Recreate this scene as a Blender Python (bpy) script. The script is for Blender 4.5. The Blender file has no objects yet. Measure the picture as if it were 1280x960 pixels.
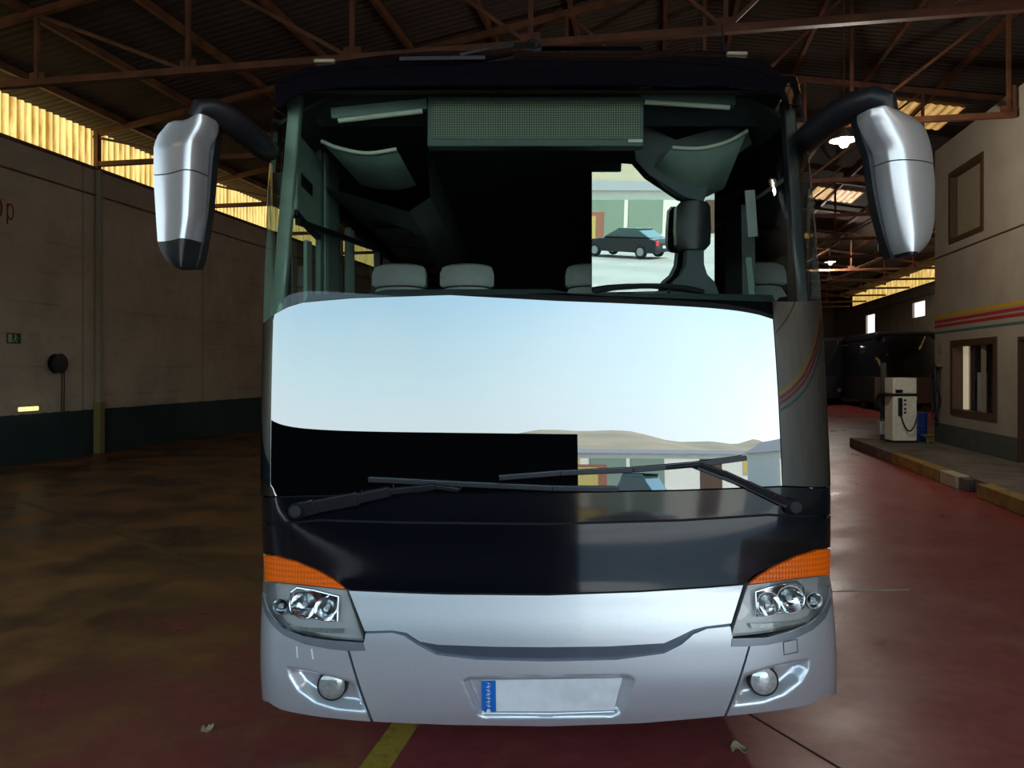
import bpy, bmesh, math, random
import numpy as np
from mathutils import Vector, Matrix

random.seed(7)
SC = bpy.context.scene
COL = SC.collection
PI = math.pi

# ------------------------------------------------------------------ frame of reference
FPX, CX, HY, EYE = 967.0, 640.0, 460.0, 1.84          # focal length (px), axis, horizon row, eye height
YAW = math.radians(10.5)                               # the hall is turned against the coach
SY, CYW = math.sin(YAW), math.cos(YAW)


def PX(px, py, Y):
    return Vector(((px - CX) / FPX * Y, Y, EYE - (py - HY) / FPX * Y))


def H(l, t, z=0.0):                                    # hall coordinates: across, along, up
    return Vector((l * CYW + t * SY, t * CYW - l * SY, z))


HALL = Matrix.Rotation(-YAW, 4, 'Z')


# ------------------------------------------------------------------ materials
def nodes_of(name):
    m = bpy.data.materials.new(name)
    m.use_nodes = True
    nt = m.node_tree
    return m, nt, nt.nodes['Principled BSDF']


def mat(name, col, rough=0.5, metal=0.0, coat=0.0, noise=None, bump=None, emit=None, spec=None, coat_rough=0.05):
    m, nt, b = nodes_of(name)
    c = (*col, 1)
    b.inputs['Base Color'].default_value = c
    b.inputs['Roughness'].default_value = rough
    b.inputs['Metallic'].default_value = metal
    b.inputs['Coat Weight'].default_value = coat
    b.inputs['Coat Roughness'].default_value = coat_rough
    if spec is not None:
        b.inputs['Specular IOR Level'].default_value = spec
    if emit:
        b.inputs['Emission Color'].default_value = (*emit[0], 1)
        b.inputs['Emission Strength'].default_value = emit[1]
    tc = nt.nodes.new('ShaderNodeTexCoord')
    sc, amt, col2 = noise if noise else (14.0, 0.12, None)
    n = nt.nodes.new('ShaderNodeTexNoise')
    n.inputs['Scale'].default_value = sc
    n.inputs['Detail'].default_value = 6
    nt.links.new(tc.outputs['Object'], n.inputs['Vector'])
    mix = nt.nodes.new('ShaderNodeMix')
    mix.data_type = 'RGBA'
    mix.inputs['A'].default_value = c
    c2 = col2 if col2 else tuple(x * (1 - amt) for x in col)
    mix.inputs['B'].default_value = (*c2, 1)
    ramp = nt.nodes.new('ShaderNodeMapRange')
    ramp.inputs['From Min'].default_value = 0.38
    ramp.inputs['From Max'].default_value = 0.66
    ramp.inputs['To Max'].default_value = 1.0 if not col2 else amt
    nt.links.new(n.outputs['Fac'], ramp.inputs['Value'])
    nt.links.new(ramp.outputs['Result'], mix.inputs['Factor'])
    nt.links.new(mix.outputs['Result'], b.inputs['Base Color'])
    if bump:
        n2 = nt.nodes.new('ShaderNodeTexNoise')
        n2.inputs['Scale'].default_value = bump[0]
        n2.inputs['Detail'].default_value = 5
        nt.links.new(tc.outputs['Object'], n2.inputs['Vector'])
        bp = nt.nodes.new('ShaderNodeBump')
        bp.inputs['Strength'].default_value = bump[1]
        bp.inputs['Distance'].default_value = 0.02
        nt.links.new(n2.outputs['Fac'], bp.inputs['Height'])
        nt.links.new(bp.outputs['Normal'], b.inputs['Normal'])
    return m


def mat_thin_glass(name, tint, refl):                  # thin pane: see-through plus a mirror-like share
    m = bpy.data.materials.new(name)
    m.use_nodes = True
    nt = m.node_tree
    nt.nodes.clear()
    out = nt.nodes.new('ShaderNodeOutputMaterial')
    tr = nt.nodes.new('ShaderNodeBsdfTransparent')
    tr.inputs['Color'].default_value = (*tint, 1)
    gl = nt.nodes.new('ShaderNodeBsdfGlossy')
    gl.inputs['Roughness'].default_value = 0.0
    gl.inputs['Color'].default_value = (1, 1, 1, 1)
    lw = nt.nodes.new('ShaderNodeFresnel')
    lw.inputs['IOR'].default_value = 1.5
    mul = nt.nodes.new('ShaderNodeMath')
    mul.operation = 'MULTIPLY'
    mul.use_clamp = True
    mul.inputs[1].default_value = refl
    mx = nt.nodes.new('ShaderNodeMixShader')
    nt.links.new(lw.outputs['Fac'], mul.inputs[0])
    nt.links.new(mul.outputs[0], mx.inputs['Fac'])
    nt.links.new(tr.outputs[0], mx.inputs[1])
    nt.links.new(gl.outputs[0], mx.inputs[2])
    nt.links.new(mx.outputs[0], out.inputs['Surface'])
    return m


def mat_mirror(name, share, tint=(1, 1, 1), under=(0.01, 0.012, 0.014), rough=0.0):
    m = bpy.data.materials.new(name)
    m.use_nodes = True
    nt = m.node_tree
    nt.nodes.clear()
    out = nt.nodes.new('ShaderNodeOutputMaterial')
    df = nt.nodes.new('ShaderNodeBsdfDiffuse')
    df.inputs['Color'].default_value = (*under, 1)
    gl = nt.nodes.new('ShaderNodeBsdfGlossy')
    gl.inputs['Roughness'].default_value = rough
    gl.inputs['Color'].default_value = (*tint, 1)
    mx = nt.nodes.new('ShaderNodeMixShader')
    mx.inputs['Fac'].default_value = share
    nt.links.new(df.outputs[0], mx.inputs[1])
    nt.links.new(gl.outputs[0], mx.inputs[2])
    nt.links.new(mx.outputs[0], out.inputs['Surface'])
    return m


def N(nt, kind, **kw):
    n = nt.nodes.new(kind)
    for k, v in kw.items():
        setattr(n, k, v)
    return n


def mathn(nt, op, a, b=None, clamp=False):
    n = nt.nodes.new('ShaderNodeMath')
    n.operation = op
    n.use_clamp = clamp
    for i, v in enumerate((a, b)):
        if v is None:
            continue
        if isinstance(v, (int, float)):
            n.inputs[i].default_value = v
        else:
            nt.links.new(v, n.inputs[i])
    return n.outputs[0]


def mixc(nt, fac, a, b):
    n = nt.nodes.new('ShaderNodeMix')
    n.data_type = 'RGBA'
    for key, v in (('Factor', fac), ('A', a), ('B', b)):
        if isinstance(v, tuple):
            n.inputs[key].default_value = (*v, 1)
        elif isinstance(v, (int, float)):
            n.inputs[key].default_value = v
        else:
            nt.links.new(v, n.inputs[key])
    return n.outputs['Result']


def rng(nt, v, a, b, c=0.0, d=1.0):
    n = nt.nodes.new('ShaderNodeMapRange')
    for k, x in zip(('From Min', 'From Max', 'To Min', 'To Max'), (a, b, c, d)):
        n.inputs[k].default_value = x
    nt.links.new(v, n.inputs['Value'])
    return n.outputs['Result']


def noise(nt, vec, scale, detail=6, rough=0.55):
    n = nt.nodes.new('ShaderNodeTexNoise')
    n.inputs['Scale'].default_value = scale
    n.inputs['Detail'].default_value = detail
    n.inputs['Roughness'].default_value = rough
    nt.links.new(vec, n.inputs['Vector'])
    return n.outputs['Fac']


def mapping(nt, vec, scale):
    n = nt.nodes.new('ShaderNodeMapping')
    n.inputs['Scale'].default_value = scale
    nt.links.new(vec, n.inputs['Vector'])
    return n.outputs['Vector']


def bump_to(nt, b, h, strength, dist=0.01):
    bp = nt.nodes.new('ShaderNodeBump')
    bp.inputs['Strength'].default_value = strength
    bp.inputs['Distance'].default_value = dist
    nt.links.new(h, bp.inputs['Height'])
    nt.links.new(bp.outputs['Normal'], b.inputs['Normal'])


def m_floor():
    m, nt, b = nodes_of('painted_floor')
    tc = N(nt, 'ShaderNodeTexCoord')
    v = tc.outputs['Object']
    sep = N(nt, 'ShaderNodeSeparateXYZ')
    nt.links.new(v, sep.inputs[0])
    big = noise(nt, v, 0.35, 5)
    mid = noise(nt, v, 1.1, 8, 0.62)
    fine = noise(nt, v, 9.0, 6)
    streak = noise(nt, mapping(nt, v, (2.2, 0.35, 1)), 1.6, 7, 0.65)
    red = mixc(nt, rng(nt, fine, 0.3, 0.7), (0.260, 0.044, 0.046), (0.370, 0.076, 0.074))
    worn = mixc(nt, rng(nt, streak, 0.58, 0.80, 0.0, 0.5), red, (0.26, 0.14, 0.125))
    # brown oil and rust staining spreads over the part of the hall beside the far wall
    side = mathn(nt, 'ADD', rng(nt, sep.outputs['X'], -1.0, -4.5), mathn(nt, 'MULTIPLY', mathn(nt, 'SUBTRACT', mid, 0.5), 2.6))
    side = rng(nt, side, 0.15, 0.75)
    brown = mixc(nt, rng(nt, mid, 0.40, 0.62), (0.085, 0.043, 0.026), (0.40, 0.180, 0.068))
    c = mixc(nt, side, worn, brown)
    grey = mathn(nt, 'MULTIPLY', rng(nt, noise(nt, v, 0.8, 6), 0.58, 0.68), rng(nt, sep.outputs['X'], 0.5, -1.0))
    c = mixc(nt, mathn(nt, 'MULTIPLY', grey, 0.55), c, (0.17, 0.16, 0.155))
    dark = rng(nt, big, 0.45, 0.72, 0.0, 0.35)
    c = mixc(nt, dark, c, (0.055, 0.026, 0.022))
    nt.links.new(c, b.inputs['Base Color'])
    nt.links.new(rng(nt, mid, 0.3, 0.7, 0.24, 0.48), b.inputs['Roughness'])
    b.inputs['Specular IOR Level'].default_value = 0.24
    bump_to(nt, b, mid, 0.12, 0.01)
    return m


def m_wall():
    m, nt, b = nodes_of('painted_block_wall')
    tc = N(nt, 'ShaderNodeTexCoord')
    v = tc.outputs['Object']
    sep = N(nt, 'ShaderNodeSeparateXYZ')
    nt.links.new(v, sep.inputs[0])
    z = sep.outputs['Z']
    yy = sep.outputs['Y']
    n1 = noise(nt, v, 0.9, 7)
    n2 = noise(nt, v, 6.0, 5)
    base = mixc(nt, rng(nt, n1, 0.35, 0.68), (0.50, 0.42, 0.32), (0.37, 0.31, 0.235))
    base = mixc(nt, rng(nt, n2, 0.5, 0.8, 0, 0.35), base, (0.28, 0.23, 0.18))
    # block courses and panel joints
    cz = mathn(nt, 'FRACT', mathn(nt, 'DIVIDE', z, 0.62))
    cl = mathn(nt, 'LESS_THAN', cz, 0.03)
    cy = mathn(nt, 'FRACT', mathn(nt, 'DIVIDE', mathn(nt, 'ADD', yy, 3.2), 4.4))
    cv = mathn(nt, 'LESS_THAN', cy, 0.012)
    jn = mathn(nt, 'MAXIMUM', mathn(nt, 'MULTIPLY', cl, rng(nt, n1, 0.42, 0.62, 0.0, 0.6)), mathn(nt, 'MULTIPLY', cv, 0.5))
    base = mixc(nt, jn, base, (0.16, 0.12, 0.09))
    teal = mixc(nt, rng(nt, n1, 0.3, 0.7), (0.020, 0.048, 0.050), (0.012, 0.028, 0.031))
    edge = mathn(nt, 'ADD', z, mathn(nt, 'MULTIPLY', mathn(nt, 'SUBTRACT', n2, 0.5), 0.05))
    c = mixc(nt, mathn(nt, 'LESS_THAN', edge, 0.95), base, teal)
    nt.links.new(c, b.inputs['Base Color'])
    b.inputs['Roughness'].default_value = 0.75
    bump_to(nt, b, n2, 0.2, 0.01)
    return m


def m_roof():
    m, nt, b = nodes_of('corrugated_roof_sheet')
    tc = N(nt, 'ShaderNodeTexCoord')
    v = tc.outputs['Object']
    sep = N(nt, 'ShaderNodeSeparateXYZ')
    nt.links.new(v, sep.inputs[0])
    w = mathn(nt, 'SINE', mathn(nt, 'MULTIPLY', sep.outputs['Y'], 2 * PI / 0.18))
    n1 = noise(nt, v, 0.6, 6)
    c = mixc(nt, rng(nt, n1, 0.35, 0.68), (0.085, 0.056, 0.040), (0.045, 0.029, 0.021))
    c = mixc(nt, rng(nt, w, -1, 1, 0, 0.55), c, (0.05, 0.032, 0.024))
    # sheet laps
    lap = mathn(nt, 'LESS_THAN', mathn(nt, 'FRACT', mathn(nt, 'DIVIDE', sep.outputs['X'], 1.6)), 0.05)
    c = mixc(nt, mathn(nt, 'MULTIPLY', lap, 0.5), c, (0.03, 0.02, 0.015))
    nt.links.new(c, b.inputs['Base Color'])
    b.inputs['Roughness'].default_value = 0.85
    bump_to(nt, b, w, 0.5, 0.03)
    return m


def m_panel(name, strength, c_hi, c_lo, axis='Y', pitch=0.18):
    # backlit translucent fibreglass sheet
    m, nt, b = nodes_of(name)
    tc = N(nt, 'ShaderNodeTexCoord')
    v = tc.outputs['Object']
    sep = N(nt, 'ShaderNodeSeparateXYZ')
    nt.links.new(v, sep.inputs[0])
    w = mathn(nt, 'SINE', mathn(nt, 'MULTIPLY', sep.outputs[axis], 2 * PI / pitch))
    vec = mapping(nt, v, (1, 4.0, 0.6) if axis == 'Y' else (4.0, 1, 1))
    n1 = noise(nt, vec, 1.6, 5, 0.6)
    f = mathn(nt, 'ADD', mathn(nt, 'MULTIPLY', w, 0.20), n1)
    c = mixc(nt, rng(nt, f, 0.28, 0.64), c_lo, c_hi)
    nt.links.new(c, b.inputs['Base Color'])
    nt.links.new(c, b.inputs['Emission Color'])
    b.inputs['Emission Strength'].default_value = strength
    b.inputs['Roughness'].default_value = 0.5
    return m


def m_led():
    m, nt, b = nodes_of('led_matrix')
    tc = N(nt, 'ShaderNodeTexCoord')
    sep = N(nt, 'ShaderNodeSeparateXYZ')
    nt.links.new(tc.outputs['Object'], sep.inputs[0])
    p = 0.0115

    def cell(o):
        f = mathn(nt, 'SUBTRACT', mathn(nt, 'FRACT', mathn(nt, 'DIVIDE', o, p)), 0.5)
        return mathn(nt, 'MULTIPLY', f, f)
    d = mathn(nt, 'ADD', cell(sep.outputs['X']), cell(sep.outputs['Z']))
    dot = mathn(nt, 'LESS_THAN', d, 0.085)
    c = mixc(nt, dot, (0.03, 0.05, 0.038), (0.20, 0.26, 0.14))
    nt.links.new(c, b.inputs['Base Color'])
    b.inputs['Roughness'].default_value = 0.45
    return m


def m_ribbed(name, col, rough, pitch):                 # moulded ribs in a lamp lens
    m, nt, b = nodes_of(name)
    tc = N(nt, 'ShaderNodeTexCoord')
    sep = N(nt, 'ShaderNodeSeparateXYZ')
    nt.links.new(tc.outputs['Object'], sep.inputs[0])
    w = mathn(nt, 'SINE', mathn(nt, 'MULTIPLY', sep.outputs['X'], 2 * PI / pitch))
    w2 = mathn(nt, 'SINE', mathn(nt, 'MULTIPLY', sep.outputs['Z'], 2 * PI / (pitch * 1.6)))
    f = mathn(nt, 'MULTIPLY', mathn(nt, 'ADD', w, w2), 0.5)
    c = mixc(nt, rng(nt, f, -1, 1), col, tuple(x * 0.72 for x in col))
    nt.links.new(c, b.inputs['Base Color'])
    nt.links.new(c, b.inputs['Emission Color'])
    b.inputs['Emission Strength'].default_value = 0.10
    b.inputs['Roughness'].default_value = rough
    b.inputs['Coat Weight'].default_value = 0.25
    bump_to(nt, b, f, 0.25, 0.003)
    return m


def m_marking():
    m, nt, b = nodes_of('worn_yellow_floor_paint')
    tc = N(nt, 'ShaderNodeTexCoord')
    n1 = noise(nt, tc.outputs['Object'], 7.0, 8, 0.7)
    c = mixc(nt, rng(nt, n1, 0.50, 0.66), (0.50, 0.32, 0.045), (0.17, 0.09, 0.03))
    nt.links.new(c, b.inputs['Base Color'])
    b.inputs['Roughness'].default_value = 0.5
    return m


M = dict(
    floor=m_floor(), wall=m_wall(), roof=m_roof(),
    strip=m_panel('backlit_wall_panel', 1.08, (1.0, 0.80, 0.30), (0.36, 0.19, 0.025)),
    sky=m_panel('backlit_roof_panel', 0.55, (1.0, 0.60, 0.20), (0.42, 0.20, 0.04), 'X', 0.2),
    hole=mat('bright_opening', (0.9, 0.92, 0.95), emit=((0.95, 0.97, 1.0), 1.3)),
    steel=mat('rusty_red_steel', (0.19, 0.070, 0.030), 0.6, noise=(3.0, 0.5, None), bump=(30, 0.1)),
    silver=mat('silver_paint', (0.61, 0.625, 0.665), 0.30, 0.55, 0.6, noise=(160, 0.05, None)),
    silver_mid=mat('silver_shaded_fillet', (0.24, 0.26, 0.30), 0.36, 0.6, 0.4),  # silver darkened to carry the shade below the headlights
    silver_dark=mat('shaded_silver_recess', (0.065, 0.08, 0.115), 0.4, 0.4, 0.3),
    black=mat('black_gloss_paint', (0.004, 0.0045, 0.008), 0.14, 0.0, 1.0, noise=(90, 0.2, None), spec=0.15),
    trim_black=mat('black_plastic', (0.012, 0.013, 0.018), 0.42),
    seam=mat('black_rubber', (0.006, 0.006, 0.007), 0.7),
    wiper=mat('dark_wiper_steel', (0.018, 0.020, 0.027), 0.38, 0.3, 0.2),
    glass=mat_thin_glass('clear_windscreen_glass', (0.86, 0.94, 0.89), 0.7),
    sideglass=mat_thin_glass('tinted_side_glass', (0.50, 0.56, 0.52), 1.0),
    lens=mat_thin_glass('clear_lamp_lens', (0.95, 0.96, 0.97), 0.9),
    pane=mat_mirror('reflective_windscreen', 0.235, (0.93, 0.985, 1.0), (0.002, 0.0025, 0.003)),
    partition=mat_mirror('partition_glass', 0.48, (1.0, 1.0, 0.97)),
    chrome=mat('chrome_reflector', (0.86, 0.87, 0.88), 0.10, 1.0),
    lampgrey=mat('lamp_housing_grey', (0.52, 0.50, 0.48), 0.35, 0.25),
    amber=m_ribbed('amber_lens', (0.85, 0.135, 0.004), 0.25, 0.014),
    bulb=mat('lamp_bulb_glass', (0.75, 0.78, 0.80), 0.1, 0.2),
    foglens=mat('fog_lamp_lens', (0.42, 0.43, 0.40), 0.16, 0.35, 0.8, noise=(60, 0.3, None)),
    foglens2=mat('paler_fog_lamp_lens', (0.72, 0.73, 0.72), 0.16, 0.45, 0.8, noise=(60, 0.3, None)),  # the same lens in a paler tone, for the right lamp
    plate=mat('white_plate', (0.85, 0.85, 0.88), 0.35),
    plateblue=mat('blue_plate_band', (0.012, 0.16, 0.62), 0.4),
    white=mat('white_print', (0.80, 0.80, 0.80), 0.5),
    led=m_led(), led_case=mat('sign_case', (0.045, 0.085, 0.075), 0.45),
    inner=mat('cabin_lining_grey_green', (0.25, 0.36, 0.30), 0.65),
    inner_dark=mat('cabin_lining_dark', (0.06, 0.08, 0.09), 0.7),
    inner_mid=mat('cabin_lining_mid', (0.13, 0.19, 0.165), 0.65),
    rim=mat('pale_visor_rim', (0.55, 0.60, 0.50), 0.5),
    seat=mat('grey_seat_leather', (0.42, 0.44, 0.45), 0.5, bump=(40, 0.1)),
    tyre=mat('tyre_rubber', (0.012, 0.012, 0.012), 0.85), hub=mat('wheel_steel', (0.35, 0.35, 0.36), 0.4, 0.8),
    mark=m_marking(), joint=mat('floor_joint', (0.02, 0.012, 0.01), 0.8),
    officewall=mat('office_render_beige', (0.40, 0.335, 0.265), 0.8, noise=(1.2, 0.16, None), bump=(25, 0.15)),
    officeband=mat('office_grey_green_band', (0.095, 0.105, 0.095), 0.8, noise=(2.0, 0.25, None)),
    brown=mat('brown_frame_wood', (0.085, 0.042, 0.020), 0.5),
    doorwood=mat('brown_door', (0.20, 0.11, 0.06), 0.55),
    shutter=mat('beige_blind', (0.36, 0.30, 0.20), 0.5, coat=0.3),
    curtain=mat('glowing_cream_curtain', (0.85, 0.76, 0.58), 0.7, emit=((0.9, 0.75, 0.5), 0.35)),  # light on the cloth put in as a faint glow
    darkglass=mat('dark_window_glass', (0.015, 0.017, 0.022), 0.05, 0, 0.8),
    s_yellow=mat('yellow_stripe', (0.62, 0.36, 0.03), 0.6), s_red=mat('red_stripe', (0.42, 0.035, 0.03), 0.6),
    s_teal=mat('teal_stripe', (0.06, 0.16, 0.17), 0.6),
    concrete=mat('worn_concrete', (0.20, 0.16, 0.13), 0.8, noise=(2.2, 0.5, None), bump=(18, 0.2)),
    kerbyellow=mat('worn_yellow_kerb', (0.40, 0.245, 0.05), 0.7, noise=(5.0, 0.75, (0.16, 0.10, 0.05))),
    kerbwhite=mat('worn_white_kerb', (0.52, 0.46, 0.36), 0.7, noise=(7.0, 0.6, (0.42, 0.30, 0.08))),
    cream=mat('cream_enamel', (0.95, 0.90, 0.76), 0.4),
    hose=mat('black_hose', (0.01, 0.01, 0.011), 0.5),
    blue=mat('blue_plastic', (0.02, 0.06, 0.30), 0.4), lime=mat('lime_plastic', (0.30, 0.36, 0.04), 0.5),
    lampglow=mat('lit_lamp', (1, 1, 1), emit=((1.0, 0.96, 0.84), 30.0)),
    wallglow=mat('sun_patch_glow', (1, 0.9, 0.5), emit=((1.0, 0.78, 0.28), 1.6)),  # glow standing in for sunlight on the left wall
    lampshade=mat('lamp_enamel', (0.25, 0.22, 0.18), 0.5),
    signgreen=mat('green_sign', (0.010, 0.060, 0.028), 0.5), signwhite=mat('sign_white', (0.40, 0.44, 0.36), 0.5),
    redpaint=mat('red_lettering', (0.22, 0.018, 0.012), 0.7),
    leaf=mat('dry_leaf', (0.50, 0.36, 0.22), 0.7),
    post=mat('post_paint_beige', (0.30, 0.255, 0.19), 0.75),
    faint=mat('faded_floor_line', (0.21, 0.115, 0.045), 0.5, noise=(6.0, 0.9, (0.13, 0.065, 0.03))),
    olive=mat('ochre_pole_paint', (0.22, 0.17, 0.055), 0.6),
    taupe=mat('taupe_coach_paint', (0.22, 0.18, 0.155), 0.45, 0.1, 0.4),
    yard=mat('yard_paving', (0.42, 0.40, 0.37), 0.9, noise=(0.3, 0.25, None)),
    creamwall=mat('sunlit_cream_render', (0.80, 0.77, 0.68), 0.85),
    redwall=mat('brick_red_render', (0.36, 0.14, 0.09), 0.85),
    yellowshutter=mat('yellow_shutter', (0.62, 0.47, 0.14), 0.6),
    greendoor=mat('green_gate', (0.20, 0.27, 0.21), 0.6), greyroof=mat('grey_roof_sheet', (0.26, 0.25, 0.25), 0.8),
    gate=mat('dark_gate_steel', (0.003, 0.003, 0.004), 0.8, spec=0.2),
    hill=mat('dry_hillside', (0.42, 0.33, 0.22), 0.95, noise=(0.05, 0.5, (0.22, 0.22, 0.14))),
    carpaint=mat('black_car_paint', (0.008, 0.008, 0.010), 0.25, 0, 0.25, spec=0.3),
    carglass=mat('car_glass', (0.05, 0.09, 0.08), 0.05, 0, 0.6),
    tail=mat('red_tail_lens', (0.65, 0.02, 0.02), 0.3), digger=mat('digger_yellow', (0.75, 0.42, 0.02), 0.5),
)


# ------------------------------------------------------------------ mesh helpers
class MB:
    def __init__(s):
        s.v, s.f = [], []

    def add(s, verts, faces):
        o = len(s.v)
        s.v += [Vector(p) for p in verts]
        s.f += [tuple(i + o for i in f) for f in faces]
        return s

    def box(s, a, b):
        x0, y0, z0 = a
        x1, y1, z1 = b
        return s.add([(x0, y0, z0), (x1, y0, z0), (x1, y1, z0), (x0, y1, z0), (x0, y0, z1), (x1, y0, z1), (x1, y1, z1), (x0, y1, z1)],
                     [(0, 3, 2, 1), (4, 5, 6, 7), (0, 1, 5, 4), (1, 2, 6, 5), (2, 3, 7, 6), (3, 0, 4, 7)])

    def bar(s, a, b, w, h, up=(0, 0, 1)):
        a, b = Vector(a), Vector(b)
        d = (b - a).normalized()
        u = Vector(up)
        if abs(d.dot(u)) > 0.98:
            u = Vector((0, 1, 0))
        r = d.cross(u).normalized()
        u = r.cross(d).normalized()
        c = [r * (i * w / 2) + u * (j * h / 2) for i, j in ((-1, -1), (1, -1), (1, 1), (-1, 1))]
        return s.add([a + k for k in c] + [b + k for k in c],
                     [(0, 1, 2, 3), (7, 6, 5, 4), (0, 4, 5, 1), (1, 5, 6, 2), (2, 6, 7, 3), (3, 7, 4, 0)])

    def tube(s, path, r, n=12, squash=None):
        path = [Vector(p) for p in path]
        k = len(path)
        rs = r if isinstance(r, (list, tuple)) else [r] * k
        prev = None
        rings = []
        for i, p in enumerate(path):
            d = (path[min(i + 1, k - 1)] - path[max(i - 1, 0)]).normalized()
            if prev is None:
                up = Vector((0, 0, 1)) if abs(d.z) < 0.9 else Vector((0, 1, 0))
                x = d.cross(up).normalized()
            else:
                x = (prev - d * prev.dot(d)).normalized()
            prev = x
            y = d.cross(x)
            sx, sy = squash if squash else (1, 1)
            rings.append([p + x * (math.cos(a) * rs[i] * sx) + y * (math.sin(a) * rs[i] * sy) for a in (2 * PI * j / n for j in range(n))])
        vs = [q for ring in rings for q in ring]
        fs = [(i * n + j, i * n + (j + 1) % n, (i + 1) * n + (j + 1) % n, (i + 1) * n + j) for i in range(k - 1) for j in range(n)]
        fs += [tuple(range(n)), tuple((k - 1) * n + j for j in reversed(range(n)))]
        return s.add(vs, fs)

    def lathe(s, prof, o, axis=(0, 0, 1), n=24):
        o, ax = Vector(o), Vector(axis).normalized()
        x = ax.orthogonal().normalized()
        y = ax.cross(x)
        vs, fs = [], []
        for r, h in prof:
            r = max(r, 1e-4)
            vs += [o + ax * h + (x * math.cos(2 * PI * j / n) + y * math.sin(2 * PI * j / n)) * r for j in range(n)]
        for i in range(len(prof) - 1):
            fs += [(i * n + j, i * n + (j + 1) % n, (i + 1) * n + (j + 1) % n, (i + 1) * n + j) for j in range(n)]
        fs += [tuple(range(n)), tuple((len(prof) - 1) * n + j for j in reversed(range(n)))]
        return s.add(vs, fs)

    def grid(s, rows, back=None):
        nx, ny = len(rows[0]), len(rows)
        vs = [p for r in rows for p in r]
        fs = [(j * nx + i, j * nx + i + 1, (j + 1) * nx + i + 1, (j + 1) * nx + i) for j in range(ny - 1) for i in range(nx - 1)]
        if back:
            o = len(vs)
            vs += [p for r in back for p in r]
            fs += [tuple(reversed([k + o for k in f])) for f in fs]
            rim = [i for i in range(nx)] + [j * nx + nx - 1 for j in range(1, ny)] + [(ny - 1) * nx + i for i in range(nx - 2, -1, -1)] + [j * nx for j in range(ny - 2, 0, -1)]
            for a, b in zip(rim, rim[1:] + rim[:1]):
                fs.append((b, a, a + o, b + o))
        return s.add(vs, fs)

    def prism(s, poly, d):
        d = Vector(d)
        n = len(poly)
        poly = [Vector(p) for p in poly]
        return s.add(poly + [p + d for p in poly], [tuple(range(n)), tuple(reversed(range(n, 2 * n)))] + [(i, n + i, n + (i + 1) % n, (i + 1) % n) for i in range(n)])

    def build(s, name, material, parent=None, off=(0, 0, 0), smooth=35, bevel=0.0, recalc=True, sub=0):
        off = Vector(off)
        me = bpy.data.meshes.new(name)
        me.from_pydata([tuple(p - off) for p in s.v], [], s.f)
        bm = bmesh.new()
        bm.from_mesh(me)
        bmesh.ops.remove_doubles(bm, verts=bm.verts, dist=1e-6)
        if recalc:
            bmesh.ops.recalc_face_normals(bm, faces=bm.faces)
        bm.to_mesh(me)
        bm.free()
        me.materials.append(material)
        if smooth:
            me.shade_smooth()
            me.set_sharp_from_angle(angle=math.radians(smooth))
        else:
            me.shade_flat()
        o = bpy.data.objects.new(name, me)
        COL.objects.link(o)
        if parent:
            o.parent = parent
        if bevel:
            md = o.modifiers.new('edge_round', 'BEVEL')
            md.width = bevel
            md.segments = 3
            md.limit_method = 'ANGLE'
            md.angle_limit = math.radians(40)
        if sub:
            md = o.modifiers.new('soft', 'SUBSURF')
            md.levels = md.render_levels = sub
        return o


def thing(name, label, cat, loc=(0, 0, 0), rz=0.0, group=None):
    o = bpy.data.objects.new(name, None)
    o.empty_display_size = 0.2
    COL.objects.link(o)
    o.location = loc
    o.rotation_euler = (0, 0, rz)
    return tag(o, label, cat, group)


def tag(o, label, cat, group=None):
    o['label'] = label
    o['category'] = cat
    if group:
        o['group'] = group
    return o


def struct(o, hall=False):
    o['kind'] = 'structure'
    if hall:
        o.rotation_euler = (0, 0, -YAW)
    return o


def copy_tree(o, parent=None):
    c = o.copy()
    COL.objects.link(c)
    if parent:
        c.parent = parent
    for ch in list(o.children):
        copy_tree(ch, c)
    return c


# ================================================================== THE HALL
LW, RW, RIDGE, EAVE, PITCH = -11.9, 13.7, 0.9, 7.05, 0.176
T0, T1 = -3.5, 64.0
WZ0, WZ1 = 6.17, 7.02                                  # glazed strip under the eaves
TRUSS = [10.4 + 4.4 * k for k in range(-2, 12)]


def roof_z(l):
    return EAVE + (12.8 - abs(l - RIDGE)) * PITCH


struct(MB().box((LW - 0.3, T0, -0.2), (RW + 0.3, T1, 0.0)).build('floor', M['floor'], smooth=0), True)
struct(MB().box((LW - 0.3, T0, 0), (LW, T1, WZ0)).build('wall_left', M['wall'], smooth=0), True)
mb = MB()
for a, b, z0, z1 in ((T0, 43.2, 0, WZ0), (43.2, 45.2, 0, 4.55), (43.2, 45.2, 5.35, WZ0), (45.2, 52.5, 0, WZ0), (52.5, 54.6, 0, 3.9), (52.5, 54.6, 5.3, WZ0), (54.6, T1, 0, WZ0)):
    mb.box((RW, a, z0), (RW + 0.3, b, z1))
struct(mb.build('wall_right', M['wall'], smooth=0), True)
mb = MB().box((LW - 0.3, T1, 0), (RW + 0.3, T1 + 0.3, EAVE))
mb.prism([(LW - 0.3, T1, EAVE), (RW + 0.3, T1, EAVE), (RIDGE, T1, roof_z(RIDGE))], (0, 0.3, 0))
struct(mb.build('wall_back', M['wall'], smooth=0), True)
mb = MB().box((6.35, T0 - 0.3, 0), (RW + 0.3, T0, 4.75)).box((LW - 0.3, T0 - 0.3, 4.75), (RW + 0.3, T0, EAVE))
mb.prism([(LW - 0.3, T0 - 0.3, EAVE), (RW + 0.3, T0 - 0.3, EAVE), (RIDGE, T0 - 0.3, roof_z(RIDGE))], (0, 0.3, 0))
struct(mb.build('wall_front', M['gate'], smooth=0), True)
mb = MB()
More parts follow.
